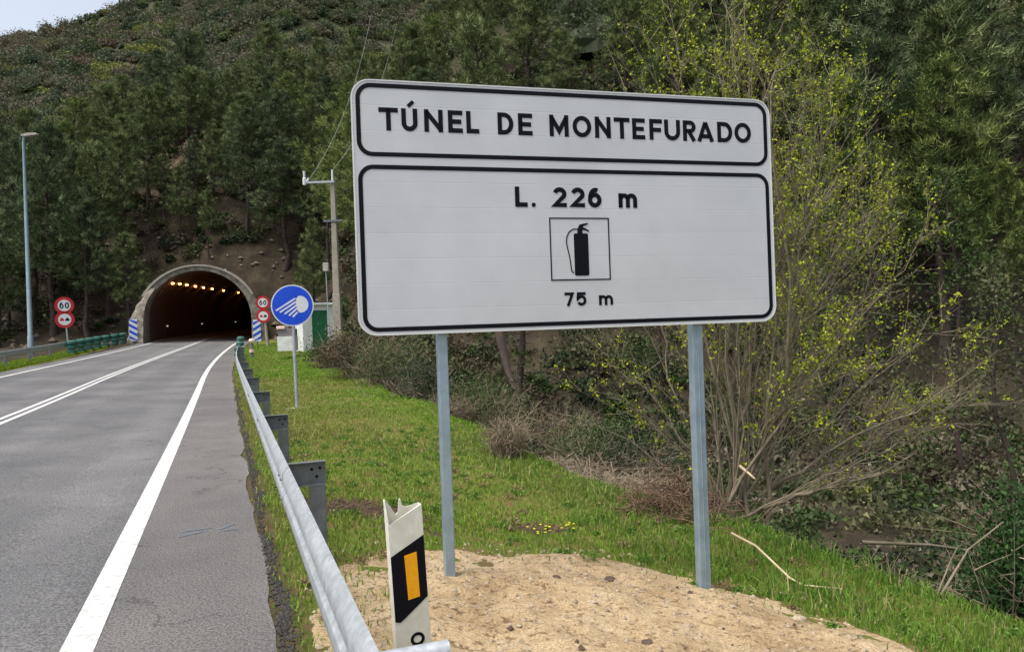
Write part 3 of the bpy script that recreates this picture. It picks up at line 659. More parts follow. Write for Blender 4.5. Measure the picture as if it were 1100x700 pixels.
dg.build('numeral', M['black'], dl)

# ------------------------------------------------------------------ round signs
def disc(parent, name, cx, cz, r, fmat, y=-.0, th=.006):
    return MB().prism(circ(cx, cz, r, 40), y-th, y).build(name, fmat, parent)
def yaw_to_cam(x, y, off=0): return math.atan2(y, x) - math.pi/2 + off
P = at(318, 438, 16.9); bs = empty('headlamp_sign', (P.x, P.y, Hs(P.x, P.y)), yaw_to_cam(P.x, P.y, math.radians(4)))
tag(bs, 'round blue headlights sign with white lamp symbol on a grey post in the grass', 'sign')
zc = at(314.5, 328, 16.9).z - bs.location.z; R = .455
MB().tube([(.03, .04, -.1), (-.0, .04, zc+.35)], .038, 12).build('post', M['galv'], bs, smooth=True)
disc(bs, 'border', 0, zc, R, M['white'], -.002); disc(bs, 'face', 0, zc, R*.945, M['blue'], -.009, .002)
MB().prism(circ(0, zc, R*.9, 24), -.001, .02).build('back_flange', M['galv_dark'], bs)
q = lambda x, y: ((x-525)/155*R, zc-(y-197)/150*R)
lp = MB().prism([q(*p) for p in ((553, 150), (566, 132), (585, 127), (608, 134), (628, 152), (640, 178), (640, 205), (630, 228), (608, 245), (585, 251), (568, 246), (556, 222), (550, 188))][::-1], -.0135, -.0115)
for a, b in (((547, 146), (405, 232)), ((552, 170), (432, 245)), ((552, 197), (466, 257)), ((556, 220), (497, 270)), ((560, 246), (524, 280))): stroke(lp, [q(*a), q(*b)], .036, -.0135, -.0115)
lp.build('lamp_symbol', M['white'], bs)
MB().prism(circ(.03, 0, .24, 16), -.2, .2).build('base_pad', M['concrete_pale'], bs).matrix_local = Matrix.Translation((0, 0, .012)) @ Matrix.Rotation(math.radians(90), 4, 'X') @ Matrix.Diagonal((1, 1, .05, 1)) if False else Matrix.Identity(4)
for c in list(bs.children):
    if c.name.startswith('base_pad'): bpy.data.objects.remove(c)
MB().box(-.26, .30, -.12, .16, -.05, .022).build('base_pad', M['concrete_pale'], bs, bevel=.01)
def speed_sign(px1, py1, px2, py2, pbx, pby, Y, r, label, w=.045, pm='galv'):
    P = at(px1, py1, Y); x, y = P.x, P.y; gz = Hs(x, y)
    root = empty('speed_limit_sign', (x, y, gz), yaw_to_cam(x, y)); tag(root, label, 'sign', 'speed limit and no overtaking sign pairs')
    z1 = P.z-gz; z2 = at(px2, py2, Y).z-gz; pb = (pbx-(px1))/F*Y
    MB().tube([(pb, w+.02, -.3), (.0, w+.02, z1+.2)], w, 10).build('post', M[pm], root, smooth=True)
    for zz, kind in ((z1, 'speed'), (z2, 'car')):
        f = disc(root, 'sign_face', 0, zz, r, M['red']); wh = disc(f, 'white_disc', 0, zz, r*.66, M['white'], -.0075, .0015)
        if kind == 'speed':
            t = MB(); glyph(t, '6', -.50*r, -.05*r, zz-.36*r, zz+.36*r, .14*r, -.0105, -.0092); glyph(t, '0', .05*r, .50*r, zz-.36*r, zz+.36*r, .14*r, -.0105, -.0092); t.build('numerals', M['black'], f)
        else:
            for cx, m_ in ((-.27*r, 'red'), (.27*r, 'black')):
                MB().prism([(cx-.22*r, zz-.17*r), (cx+.22*r, zz-.17*r), (cx+.22*r, zz), (cx+.13*r, zz+.04*r), (cx+.09*r, zz+.19*r), (cx-.09*r, zz+.19*r), (cx-.13*r, zz+.04*r), (cx-.22*r, zz)], -.0105, -.0092).build('car_symbol', M[m_], f)
    return root
speed_sign(69, 328, 69.5, 343, 72, 372, 52, .585, 'pair of red ringed speed and no overtaking signs on thin post left of the road', .06)
speed_sign(282.3, 325, 283.3, 339.3, 286.5, 368, 53, .475, 'red ringed speed and no overtaking signs at the right of the tunnel mouth', .10, 'pole')

# hazard marker boards
def marker(px, py0, py1, wpx, Y, label, flip=1):
    P0 = at(px, py1, Y); P1 = at(px-.5, py0, Y); root = empty('hazard_marker_board', (P0.x, P0.y, Hs(P0.x, P0.y)), yaw_to_cam(P0.x, P0.y)); tag(root, label, 'marker board', 'blue and white boards flanking the tunnel mouth')
    w = wpx/F*Y/2*1.03; z0 = P0.z-root.location.z; z1 = P1.z-root.location.z; h = z1-z0
    MB().box(-w, w, 0, .03, z0, z1).build('board', M['white'], root)
    MB().box(-.04, .04, .03, .09, min(-.3, z0-.1), z0+h*.9).build('post', M['galv_dark'], root)
    st = MB()
    for i in range(-1, 5):
        a = z0 + h*(i+.05)/3.6; sl = w*1.25*flip; t = h*.13
        poly = [(-w, a+sl/2), (w, a-sl/2), (w, a-sl/2+t), (-w, a+sl/2+t)]
        poly = [(x, min(max(z, z0), z1)) for x, z in poly]
        if max(p[1] for p in poly)-min(p[1] for p in poly) > .05: st.prism(poly, -.005, -.002)
    st.build('stripes', M['blue'], root)
marker(143.5, 342.5, 366, 7.5, 59.5, 'blue and white striped marker board on the left of the tunnel mouth', 1)
marker(276.5, 343, 366.5, 7.5, 57, 'blue and white striped marker board on the right of the tunnel mouth', -1)

# ------------------------------------------------------------------ left guardrail
lg = empty('guardrail'); tag(lg, 'long steel guardrail on the far left side of the road', 'guardrail')
Lg = lambda s: -9.75 + .0*s
mb = MB(); beam(mb, list(np.arange(8, 57.1, 1.0)), Lg, .76, side=1); mb.build('beam', M['galv'], lg, smooth=True)
for s in np.arange(10, 56, 4.0):
    p = MB().box(-.22, -.10, -.04, .04, -.3, .62).build('post', M['galv_dark'], lg); p.matrix_world = frameM(s, Lg(s))
ge = empty('green_guardrail'); tag(ge, 'green guardrail section with round padded posts leading to the left tunnel wall', 'guardrail')
mb = MB(); beam(mb, list(np.arange(52.5, 67.9, .7)), lambda s: -9.62+.0*s + .45*max(0, (s-60)/8), .80, side=1, th=.05); mb.build('beam', M['green_rail'], ge, smooth=True)
for i, s in enumerate(np.arange(52.6, 67.5, 2.2)):
    mb = MB()
    for z0 in (.02, .30, .58): mb.tube([(0, 0, z0), (0, 0, z0+.05), (0, 0, z0+.2), (0, 0, z0+.26)], [.16, .26, .26, .16], 10)
    p = mb.build('padded_post', M['green_rail'], ge, smooth=True); p.matrix_world = frameM(s, -9.38+.4*max(0, (s-60)/8))
    # right side terminal
gt = empty('green_rail_end', RP(45.9, .27)); tag(gt, 'green padded end of the right guardrail at the roadside near the tunnel', 'guardrail end')
for zz, dy in ((.0, 0), (.30, .0), (.58, .35), (.86, .5)):
    MB().tube([(0.0, dy, zz), (0, dy, zz+.06), (0, dy, zz+.2), (0, dy, zz+.27)], [.12, .22, .22, .12], 12).build('pad', M['green_rail'], gt, smooth=True)
P = at(270.2, 366, 41.5); wb = empty('marker_bollard', (P.x, P.y, Hs(P.x, P.y))); tag(wb, 'small bollard with pinkish white round cap at the far end of the right guardrail', 'bollard')
hz = P.z-wb.location.z
MB().tube([(0, 0, -.2), (0, 0, hz-.1)], .09, 10).build('stem', M['greybox'], wb, smooth=True)
MB().tube([(0, 0, hz-.13), (0, 0, hz-.1), (0, 0, hz), (0, 0, hz+.1), (0, 0, hz+.13)], [.05, .12, .16, .12, .03], 12).build('cap', M['pink'], wb, smooth=True)
MB().tube([(0, 0, hz-.62), (0, 0, hz-.45)], .13, 12).build('collar', M['pink'], wb, smooth=True)

# ------------------------------------------------------------------ street lamp
Pb = at(33, 372, 50); Pt = at(22, 147, 50); gz = Hs(Pb.x, Pb.y)
sl = empty('street_lamp', (Pb.x, Pb.y, gz)); tag(sl, 'tall grey street lamp with flat head rising beyond the left guardrail', 'street lamp')
ht = Pt.z-gz
MB().tube([(0, 0, -.3), (.0, 0, 1.2), (0, 0, 1.25), (0, 0, ht-.3), (.05, -.02, ht)], [.19, .18, .15, .085, .075], 12).build('pole', M['lamp_steel'], sl, smooth=True)
MB().tube([(.0, 0, ht-.04), (.12, 0, ht+.08), (.4, 0, ht+.12)], .05, 8).build('arm', M['lamp_steel'], sl, smooth=True)
hd = MB().prism([(-.12, ht+.02), (.18, ht-.02), (.9, ht+.05), (.98, ht+.12), (.85, ht+.2), (.3, ht+.2), (-.08, ht+.12)], -.15, .15).build('lamp_head', M['concrete_pale'], sl, bevel=.03)

# ------------------------------------------------------------------ utility pole + cables
Yp = 37.5; Pb = at(363.5, 362, Yp); Pt = at(356, 196, Yp); gz = Hs(Pb.x, Pb.y)
up = empty('utility_pole', (Pb.x, Pb.y, gz)); tag(up, 'tapered concrete utility pole with crossarm in front of the white hut', 'utility pole')
ht = Pt.z-gz
MB().prism([(-.21, -.5), (.21, -.5), (.18, ht*.36), (-.18, ht*.36)], -.2, .2).build('lower_shaft', M['pole'], up, bevel=.03)
MB().prism([(-.16, ht*.36), (.16, ht*.36), (.10, ht), (-.10, ht)], -.17, .17).build('upper_shaft', M['pole'], up, bevel=.03)
MB().box(-1.38, .12, -.27, -.19, ht-.06, ht+.04).build('crossarm', M['galv'], up)
ins_ = MB().tube([(-1.33, -.23, ht-.12), (-1.33, -.23, ht+.2), (-1.33, -.23, ht+.24), (-1.33, -.23, ht+.55)], [.09, .09, .05, .07], 8).build('insulator', M['ceramic'], up, smooth=True)
MB().tube([(-1.2, -.23, ht+.02), (-1.12, -.23, ht+.2)], .06, 8).build('insulator', M['ceramic'], up, smooth=True)
MB().tube([(-.02, 0, ht-.05), (-.02, 0, ht+.62)], .05, 8).build('top_pin', M['ceramic'], up, smooth=True)
MB().box(-.48, .48, -.22, -.16, ht*.77, ht*.77+.10).build('bracket', M['galv_dark'], up)
MB().box(-.62, -.36, -.1, .14, ht*.49, ht*.49+.42).build('junction_box', M['concrete_pale'], up, bevel=.02)
MB().tube([(-.5, 0, ht*.49), (-.42, 0, 0.1)], .022, 6).build('conduit', M['galv'], up)
for (ax, az), (bx, by, bY), lb in (((-1.14, ht+.2), (398, 20, 70), 'pale overhead cable running from the crossarm tip up over the wooded slope'), ((.0, ht+.6), (425, 30, 74), 'pale overhead cable running from the pole top up over the wooded slope')):
    a = Vector((Pb.x+ax, Pb.y, gz+az)); b = at(bx, by, bY); pts = [a.lerp(b, t/14) - Vector((0, 0, 1.6*4*(t/14)*(1-t/14))) for t in range(15)]
    tag(MB().tube(pts, .009, 5).build('overhead_cable', M['wire'], None), lb, 'cable', 'cables from the concrete pole')

# ------------------------------------------------------------------ hut and well box
P0 = at(326, 373.5, 41.5); P1 = at(360, 369, 42.5); gz = min(Hs(P0.x, P0.y), P0.z)
hut = empty('utility_hut', (P0.x, P0.y, P0.z), math.atan2(P1.y-P0.y, P1.x-P0.x)); tag(hut, 'small whitewashed hut with dark green door behind the concrete pole', 'hut')
ww = (P1-P0).length; hh = at(326, 328, 41.5).z-P0.z
wall = MB().box(0, ww*.29, 0, .12, -.6, hh); wall.box(ww*.78, ww, 0, .12, -.6, hh); wall.box(ww*.29, ww*.78, 0, .12, hh*.88, hh); wall.box(ww*.29, ww*.78, 0, .12, -.6, .02)
wall.box(0, .12, .12, 1.7, -.6, hh); wall.box(ww-.12, ww, .12, 1.7, -.6, hh); wall.box(.12, ww-.12, 1.58, 1.7, -.6, hh)
wall.build('wall', M['whitewash'], hut)
MB().box(-.12, ww+.12, -.14, 1.85, hh+.003, hh+.13).build('roof', M['whitewash'], hut, bevel=.02)
dr = MB().box(ww*.295, ww*.775, .05, .09, .025, hh*.875).build('door', M['green_door'], hut)
MB().box(ww*.70, ww*.73, .02, .05, hh*.42, hh*.50).build('handle', M['galv'], dr)
P0 = at(298, 370.5, 38); P1 = at(316, 370, 38)
bx = empty('concrete_box', (P0.x, P0.y, P0.z), math.atan2(P1.y-P0.y, P1.x-P0.x)); tag(bx, 'low white concrete box with sloping grey lid left of the blue sign post', 'box')
w_ = (P1-P0).length
MB().box(0, w_, 0, .7, -.3, .42).build('base', M['whitewash'], bx)
MB().prism([(0.02, .423), (w_-.02, .423), (w_-.02, .78), (.02, .78)], .1, .7).build('lid', M['greybox'], bx, bevel=.02)
MB().box(-.04, w_*.45, .02, .7, .783, .93).build('cap', M['pink'], bx, bevel=.02)

# ------------------------------------------------------------------ tunnel
tn = empty('road_tunnel', RP(S_PORTAL, TC)); tn.location = (0, 0, 0); tag(tn, 'arched concrete road tunnel mouth at the end of the road under the hillside', 'tunnel')
def arch(hw, sp, n=28, foot=-1.0):
    pts = [(-hw, foot), (-hw, sp*.5)]
    pts += [(-hw*math.cos(math.pi*i/n), sp+hw*math.sin(math.pi*i/n)) for i in range(n+1)]
    return pts + [(hw, sp*.5), (hw, foot)]
def tubeshell(mb, s0, s1, ds, prof_in, prof_out, endcap=True):
    S = np.arange(s0, s1+1e-6, ds); n = len(prof_in); vs = []
    for s in S:
        Mx = frameM(float(s), TC); Mx[2][3] = float(zr0(s))+.1
        vs += [Mx @ Vector((a, 0, b)) for a, b in prof_in]
        vs += [Mx @ Vector((a, 0, b)) for a, b in prof_out]
    fs = []
    for i in range(len(S)-1):
        for j in range(n-1):
            a = i*2*n+j; b = (i+1)*2*n+j
            fs += [(a, a+1, b+1, b), (a+n, b+n, b+n+1, a+n+1)]
    for i, r in ((0, 1), (len(S)-1, -1)):
        for j in range(n-1):
            a = i*2*n+j; fs.append((a, a+n, a+n+1, a+1)[::r])
    mb.add(vs, fs)
mb = MB(); tubeshell(mb, S_PORTAL+.02, 150, 1.6, arch(THW, TSP), arch(THW+.5, TSP)); mb.build('lining', M['lining'], tn, smooth=True)
Mx = frameM(150.2, TC); Mx[2][3] = float(zr0(150))
MB().box(-8, 8, 0, .3, -2, 9, Mx).build('far_darkness_wall', M['lining'], tn)
# portal ring, thickening to the ground
pin = arch(THW, TSP)
pout = [(a*(1 + (.55 if True else 0)*max(0, (2.6-b))/22) + math.copysign(.5 if abs(a) > .05 else 0, a)*1.0, b) for a, b in pin]
n_ = len(pin); pout = []
for i, (a, b) in enumerate(pin):
    if b > TSP: l = math.hypot(a, b-TSP); e = .42 + .35*(1-(b-TSP)/THW); pout.append((a*(l+e)/l, TSP+(b-TSP)*(l+e)/l))
    else: pout.append((a+math.copysign(.77+.35*(TSP-b)/TSP, a), b))
mb = MB(); vs = []
tubeshell(mb, S_PORTAL-1.3, S_PORTAL, 1.3, pin, pout); mb.build('portal_arch', M['concrete'], tn)
lipo = [(a*1.014, b+.05) for a, b in pout if b > TSP+1.9]; lipi = [(a*.982, b-.07) for a, b in pout if b > TSP+1.9]
mb = MB(); tubeshell(mb, S_PORTAL-1.42, S_PORTAL-1.2, .11, lipi, lipo); mb.build('cornice', M['concrete_pale'], tn)
def buttress(sgn, wbase, wtop, ztop, y0, y1, nm='buttress'):
    mb = MB(); vs = []; N = 16; Mx = frameM(S_PORTAL, TC); Mx[2][3] = float(zr0(S_PORTAL))+.1
    for i in range(N+1):
        t = i/N; z = -1.0+t*(ztop+1.0)
        xin = THW if z <= TSP else math.sqrt(max(0, THW**2-(z-TSP)**2)); xin += .03
        wd = wbase + (wtop-wbase)*t**.9; j = .07*math.sin(i*2.3+sgn)+.05*math.sin(i*5.7)
        yy = y0 + (.9*t)
        for dx, y in ((0, yy+j*.5), (wd*.6+j, yy+.1-j*.4), (wd+j, yy+.7), (wd, y1), (0, y1)):
            vs.append(Mx @ Vector((sgn*(xin+dx), y, z)))
    k = 5; fs = [(i*k+j, i*k+(j+1) % k, (i+1)*k+(j+1) % k, (i+1)*k+j) for i in range(N) for j in range(k)] + [tuple(range(k)), tuple(N*k+j for j in range(k))]
    mb.add(vs, fs); return mb.build(nm, M['concrete'], tn)
buttress(-1, 1.55, .6, 4.3, -2.6, 1.5); buttress(1, 1.2, .75, 3.4, -1.9, 1.5)
# lamps: a row hung under the vault
def ceil_lamp(s, a, name, m_, sz=(.28, .5, .16), zoff=None):
    b = TSP + math.sqrt(max(0, THW**2-a*a)) if zoff is None else zoff
    Mx = frameM(s, TC); Mx[2][3] = float(zr0(s))+.1
    o = MB().box(a-sz[0], a+sz[0], -sz[1]/2, sz[1]/2, b-.12-sz[2], b-.12).build(name, m_, tn, bevel=.03); 
    o.matrix_world = Mx
    h = MB().box(a-sz[0]-.04, a+sz[0]+.04, -sz[1]/2-.04, sz[1]/2+.04, b-.118, b-.03).build('housing', M['greybox'], o)
    return o
for i in range(9):
    s = 69.0 + [.6, 3.8, 7.2, 11.6, 16, 21, 28, 38, 45][i]; ceil_lamp(s, -2.35+.05*i, 'tunnel_lamp', M['lamp_on'], (.10, .2, .12))
for s in (75.0, 93.0, 114.0): ceil_lamp(s, -THW+.16, 'wall_lamp', M['lamp_white'], (.06, .26, .10), 1.35)
#PART3
# ------------------------------------------------------------------ vegetation helpers
def tubes_np(paths, n=4):
    Vs = []; Fs = []; off = 0; ang_ = np.arange(n)*2*np.pi/n; ca, sa_ = np.cos(ang_), np.sin(ang_)
    for P, r in paths:
        P = np.asarray(P, float); k = len(P); r = np.broadcast_to(np.asarray(r, float), (k,))
        d = np.gradient(P, axis=0); d /= (np.linalg.norm(d, axis=1, keepdims=True)+1e-9)
        ref = np.where(np.abs(d[:, 2:3]) < .9, np.array([[0, 0, 1.]]), np.array([[1., 0, 0]]))
        if abs(d[0, 2]) > .8: ref = np.tile([[1., 0, 0]], (k, 1))
        elif np.abs(d[:, 2]).max() < .97: ref = np.tile([[0, 0, 1.]], (k, 1))
        else: ref = np.tile([[0.3, .9, .1]], (k, 1))
        a = np.cross(d, ref); a /= (np.linalg.norm(a, axis=1, keepdims=True)+1e-9); b = np.cross(a, d)
        V = P[:, None] + (a[:, None]*ca[None, :, None] + b[:, None]*sa_[None, :, None])*r[:, None, None]
        Vs.append(V.reshape(-1, 3)); i = np.arange(k-1)[:, None]*n; j = np.arange(n)[None]; j2 = (j+1) % n
        Fs.append(np.stack([i+j, i+j2, i+n+j2, i+n+j], -1).reshape(-1, 4)+off); off += k*n
    return np.concatenate(Vs), np.concatenate(Fs)
def orient_quads(P, size, cols, name='leaves', aspect=.6, nrm=None, tri=False):
    """random oriented leaf-shaped faces at P"""
    n = len(P); d = RNG.standard_normal((n, 3)); d /= np.linalg.norm(d, axis=1, keepdims=True)
    u = RNG.standard_normal((n, 3)); u -= d*(u*d).sum(1, keepdims=True); u /= np.linalg.norm(u, axis=1, keepdims=True)
    v = np.cross(d, u); s = np.asarray(size)[:, None]
    if tri: V = np.stack([P-u*s*.5-v*s*aspect*.5, P-u*s*.5+v*s*aspect*.5, P+u*s*.6], 1); k = 3
    else: V = np.stack([P-u*s*.55, P-v*s*aspect*.5, P+u*s*.55, P+v*s*aspect*.5], 1); k = 4
    T = (np.arange(n)*k)[:, None]+np.arange(k)[None]; return V.reshape(-1, 3), T, np.repeat(cols, k, 0)
def mesh_tint(name, V, T, C):
    me = mesh_np(name, V, T, False); a = me.attributes.new('tint', 'FLOAT_COLOR', 'POINT')
    a.data.foreach_set('color', np.concatenate([C, np.ones((len(C), 1))], 1).astype(np.float32).ravel()); return me

# ------------------------------------------------------------------ pines (prototypes stand unlinked as mesh data)
def pine_mesh(seed, h, R, crown0, pal, dens=1.0):
    r = np.random.default_rng(seed); wood = []
    k = 9; z = np.linspace(0, h, k); bend = np.cumsum(r.normal(0, .12, (k, 2)), 0)*h/12; bend -= bend[0]
    tr = np.column_stack([bend, z]); rad = (.017*h)*(1-z/h*.9); rad[0] *= 1.3; wood.append((tr, rad))
    T_ = lambda zz: np.array([np.interp(zz, z, tr[:, 0]), np.interp(zz, z, tr[:, 1]), zz])
    tp = []; td = []
    zz = h*crown0*.5
    while zz < h*.985:
        f = (zz/h - crown0)/(1-crown0); nb = r.integers(3, 6)
        a0 = r.random()*6.28
        for b in range(nb):
            a = a0 + b*6.283/nb + r.normal(0, .3)
            dead = f < 0
            prof = (1-f)**.62*(.55+.45*min(1, f*4+.3)) if not dead else .5
            Lb = R*prof*r.uniform(.6, 1.12)*(.6 if dead else 1)
            el = math.radians(r.uniform(-8, 18) if dead else 10+38*f+r.uniform(-8, 10))
            m = 6; t = np.linspace(0, 1, m); hx = Lb*t; hz = Lb*(np.tan(el)*t*.6 + .34*t**2.2*(1 if not dead else -.1)) + r.normal(0, .03, m)*Lb
            pts = T_(zz)+np.column_stack([np.cos(a)*hx, np.sin(a)*hx, hz]); pts[1:, :2] += r.normal(0, .04, (m-1, 2))*Lb
            wood.append((pts, (.0040*h)*(1-.85*t)*(.5+.5*prof)))
            if dead and r.random() < .85: continue
            nt = int((4+7*Lb/R*1.6)*dens)
            for q in range(nt):
                tt = r.uniform(.35, 1.0)**.7; p = np.array([np.interp(tt, t, pts[:, c]) for c in range(3)])
                side = r.normal(0, .20, 3)*Lb*np.array([1, 1, .45]); side[2] = abs(side[2])*.6
                tp.append(p+side); dd = np.array([math.cos(a), math.sin(a), .9+f]) + r.normal(0, .35, 3); td.append(dd/np.linalg.norm(dd))
        zz += h*r.uniform(.028, .05)
    for q in range(10): tp.append(T_(h*.98)+r.normal(0, .15, 3)); td.append(np.array([0, 0, 1.]))
    tp = np.array(tp); td = np.array(td); nT = len(tp); nb = 22
    ln = r.uniform(.20, .36, (nT, nb, 1))*h/12*1.0; dirs = td[:, None]*1.0 + r.normal(0, .62, (nT, nb, 3)); dirs /= np.linalg.norm(dirs, axis=2, keepdims=True)
    sd = np.cross(dirs, r.normal(0, 1, (nT, nb, 3))); sd /= np.linalg.norm(sd, axis=2, keepdims=True); w = .019*h/12
    st = tp[:, None] + r.normal(0, .09, (nT, nb, 3)); V = np.stack([st-sd*w, st+sd*w, st+dirs*ln], 2)
    c0, c1, c2 = [L3(x) for x in pal]; t = r.random((nT, 1)); C = c0*(1-t)+c1*t; hi = r.random((nT, 1)) < .3; C = np.where(hi, c2, C)
    C = C[:, None, None]*r.uniform(.75, 1.3, (nT, nb, 1, 1))*np.ones((1, 1, 3, 1))
    nm = mesh_tint('foliage', V.reshape(-1, 3), np.arange(nT*nb*3).reshape(-1, 3), C.reshape(-1, 3)); nm.materials.append(M['needles'])
    Vw, Fw = tubes_np([w_ for w_ in wood[1:]], 4); Vt, Ft = tubes_np(wood[:1], 8)
    tm = mesh_np('trunk', Vt, Ft, True); tm.materials.append(M['bark'])
    lm = mesh_np('branches', Vw, Fw, True); lm.materials.append(M['bark'])
    return tm, lm, nm
PG = [(56, 70, 38), (84, 98, 54), (130, 140, 92)]; PD = [(46, 60, 38), (68, 84, 50), (108, 122, 84)]; PY = [(62, 76, 38), (88, 104, 52), (128, 140, 78)]
PINES = [pine_mesh(1, 12, 2.5, .36, PG), pine_mesh(2, 12, 2.9, .30, PD), pine_mesh(3, 12, 2.1, .42, PG), pine_mesh(4, 12, 2.7, .34, PY), pine_mesh(5, 12, 3.4, .26, PD, 1.2), pine_mesh(6, 12, 2.3, .46, PG, .9)]
def place_pine(x, y, h, k, label, group=None, dz=-.25, rot=None):
    z = Hs(x, y)+dz; root = empty('pine_tree', (x, y, z), RNG.random()*6.28 if rot is None else rot); tag(root, label, 'pine tree', group)
    s = h/12; f_ = RNG.uniform(.9, 1.35); root.scale = (s*f_, s*f_*RNG.uniform(.9, 1.1), s); tm, lm, nm = PINES[k]
    t = link('trunk', tm, None, root); link('branches', lm, None, t); link('crown', nm, None, root); return root
def ground_hit(px, Y): 
    r = ray(px, 350); return r.x*Y, Y
placed = []
def try_pine(px, Y, h, k, label, group=None, mind=2.6, force=False):
    x, y = ground_hit(px, Y); s, L = SL(x, y); Lr = L-float(cc(s))
    if not force:
        if (-14 < Lr < 4.6 and s < 70) or (-8.5 < Lr < 1 and s < 75): return None
        if any((x-a)**2+(y-b)**2 < mind**2 for a, b in placed): return None
    placed.append((x, y)); return place_pine(x, y, h, k, label, group)
# the ones a viewer would point at
try_pine(58, 64, 17.5, 4, 'broad dark pine crowning just right of the street lamp head', force=True)
try_pine(20, 70, 14, 1, 'dark pine behind the left street lamp pole', force=True)
try_pine(118, 66, 15, 2, 'slim pine with long bare trunk left of the tunnel mouth', force=True)
try_pine(165, 76, 12, 2, 'pine with bare trunk on the slope directly above the left tunnel arch', force=True)
try_pine(208, 82, 15, 1, 'tall narrow dark pine standing above the crown of the tunnel arch', force=True)
try_pine(560, 31, 9, 5, 'leaning pine trunk seen between the two posts of the big sign', force=True)
try_pine(1010, 36, 17, 4, 'large dense pine filling the upper right beside the budding willow', force=True)
try_pine(958, 41, 17.5, 1, 'tall dark pine rising right behind the budding willow', force=True)
try_pine(1092, 30, 8.5, 3, 'yellowish green pine at the right edge of the view', force=True)
try_pine(385, 64, 15, 3, 'pale green pine whose crown meets the top left corner of the big sign', force=True)
zones = [  # px0, px1, Y0, Y1, n, h0, h1, label, group
 (-60, 140, 62, 78, 24, 7, 13, 'dark pine in the wood on the slope left of the tunnel', 'pines left of the tunnel'),
 (130, 330, 70, 92, 52, 6, 12.5, 'pine on the steep slope above the tunnel arch', 'pines above the tunnel'),
 (290, 400, 58, 96, 20, 7, 14.5, 'green pine on the slope between tunnel and big sign', 'pines between tunnel and big sign'),
 (400, 700, 44, 92, 40, 7, 15, 'pine on the wooded slope behind the big sign', 'pines behind the big sign'),
 (700, 900, 40, 64, 22, 8, 11, 'pine on the slope behind the budding willow', 'pines behind the budding willow'),
 (895, 1170, 30, 62, 34, 9, 14, 'dark pine in the dense wood at the right', 'pines at the right')]
for (a, b, y0, y1, n, h0, h1, lb, gp) in zones:
    c = 0
    for t in range(n*12):
        if c >= n: break
        px = RNG.uniform(a, b); Y = RNG.uniform(y0, y1)
        if 840 < px < 940 and Y > 48: continue
        if 1045 < px < 1135 and Y > 33: continue
        if try_pine(px, Y, RNG.uniform(h0, h1), int(RNG.choice([0, 1, 2, 3, 5, 0, 2])), lb, gp): c += 1

# ------------------------------------------------------------------ shrubs
def cloud(cx, R3, n, size, pal, clumps=14, shell=.75, r=RNG, light=.2):
    """leaf faces in clumps over an uneven mound; returns V,T,C"""
    d = r.standard_normal((clumps, 3)); d /= np.linalg.norm(d, axis=1, keepdims=True); d[:, 2] = np.abs(d[:, 2])*1.0-.15
    cen = d*shell*r.uniform(.55, 1.1, (clumps, 1)); ci = r.integers(0, clumps, n); off = r.standard_normal((n, 3))*.26
    P = (cen[ci]+off)*np.asarray(R3)[None]; P[:, 2] = np.maximum(P[:, 2], -.1*R3[2])
    P += np.asarray(cx)[None]; a, b = L3(pal[0]), L3(pal[1]); t = np.clip(r.random((clumps, 1))[ci]*.7+.3*r.random((n, 1)), 0, 1)
    C = (a*(1-t)+b*t)*r.uniform(.75, 1.25, (n, 1)); C = np.where(r.random((n, 1)) < light*.15, L3(pal[2]), C)
    return orient_quads(P, size*r.uniform(.6, 1.3, n), C, tri=True, aspect=.8)
def dome(cx, R3, n, size, pal, r=RNG):
    """rounded bush: lumpy closed body under a skin of small leaves"""
    ph = r.random(6)*6.28; th = np.linspace(0, 2*np.pi, 13)[:-1]; el = np.linspace(-.25, 1, 6)*np.pi/2
    lump = lambda t, e: 1+.16*np.sin(3*t+ph[0])*np.cos(2*e+ph[1])+.12*np.sin(5*t+ph[2]+3*e)+.08*np.sin(8*t+ph[3])
    T, E = np.meshgrid(th, el, indexing='ij'); rr = lump(T, E)*.74
    V0 = np.stack([np.cos(T)*np.cos(E)*rr, np.sin(T)*np.cos(E)*rr, np.sin(E)*rr], -1).reshape(-1, 3)*np.asarray(R3); i = np.arange(12)[:, None]*6; j = np.arange(5)[None]; i2 = (i+6) % 72
    q = np.stack([i+j, i2+j, i2+j+1, i+j+1], -1).reshape(-1, 4); F0 = np.concatenate([q[:, [0, 1, 2]], q[:, [0, 2, 3]]])
    ca, cb = L3(pal[0]), L3(pal[1]); C0 = np.tile(ca*.6+cb*.4, (len(V0), 1))
    t = r.random(n)*6.283; e = np.arcsin(r.uniform(-.2, 1, n)); rr = lump(t, e)*(1.04-.28*r.random(n)**1.3)
    P = np.stack([np.cos(t)*np.cos(e)*rr, np.sin(t)*np.cos(e)*rr, np.sin(e)*rr], -1)*np.asarray(R3)[None]
    k = r.random((n, 1)); C = (ca*(1-k)+cb*k)*r.uniform(.85, 1.15, (n, 1)); V, T_, C = orient_quads(P, size*r.uniform(.7, 1.3, n), C, tri=True, aspect=.8)
    return np.concatenate([V0, V])+np.asarray(cx)[None], np.concatenate([F0, T_+len(V0)]), np.concatenate([C0, C])
def merged(parts):
    Vs, Ts, Cs = [], [], []; o = 0
    for V, T, C in parts: Vs.append(V); Ts.append(T+o); Cs.append(C); o += len(V)
    return np.concatenate(Vs), np.concatenate(Ts), np.concatenate(Cs)
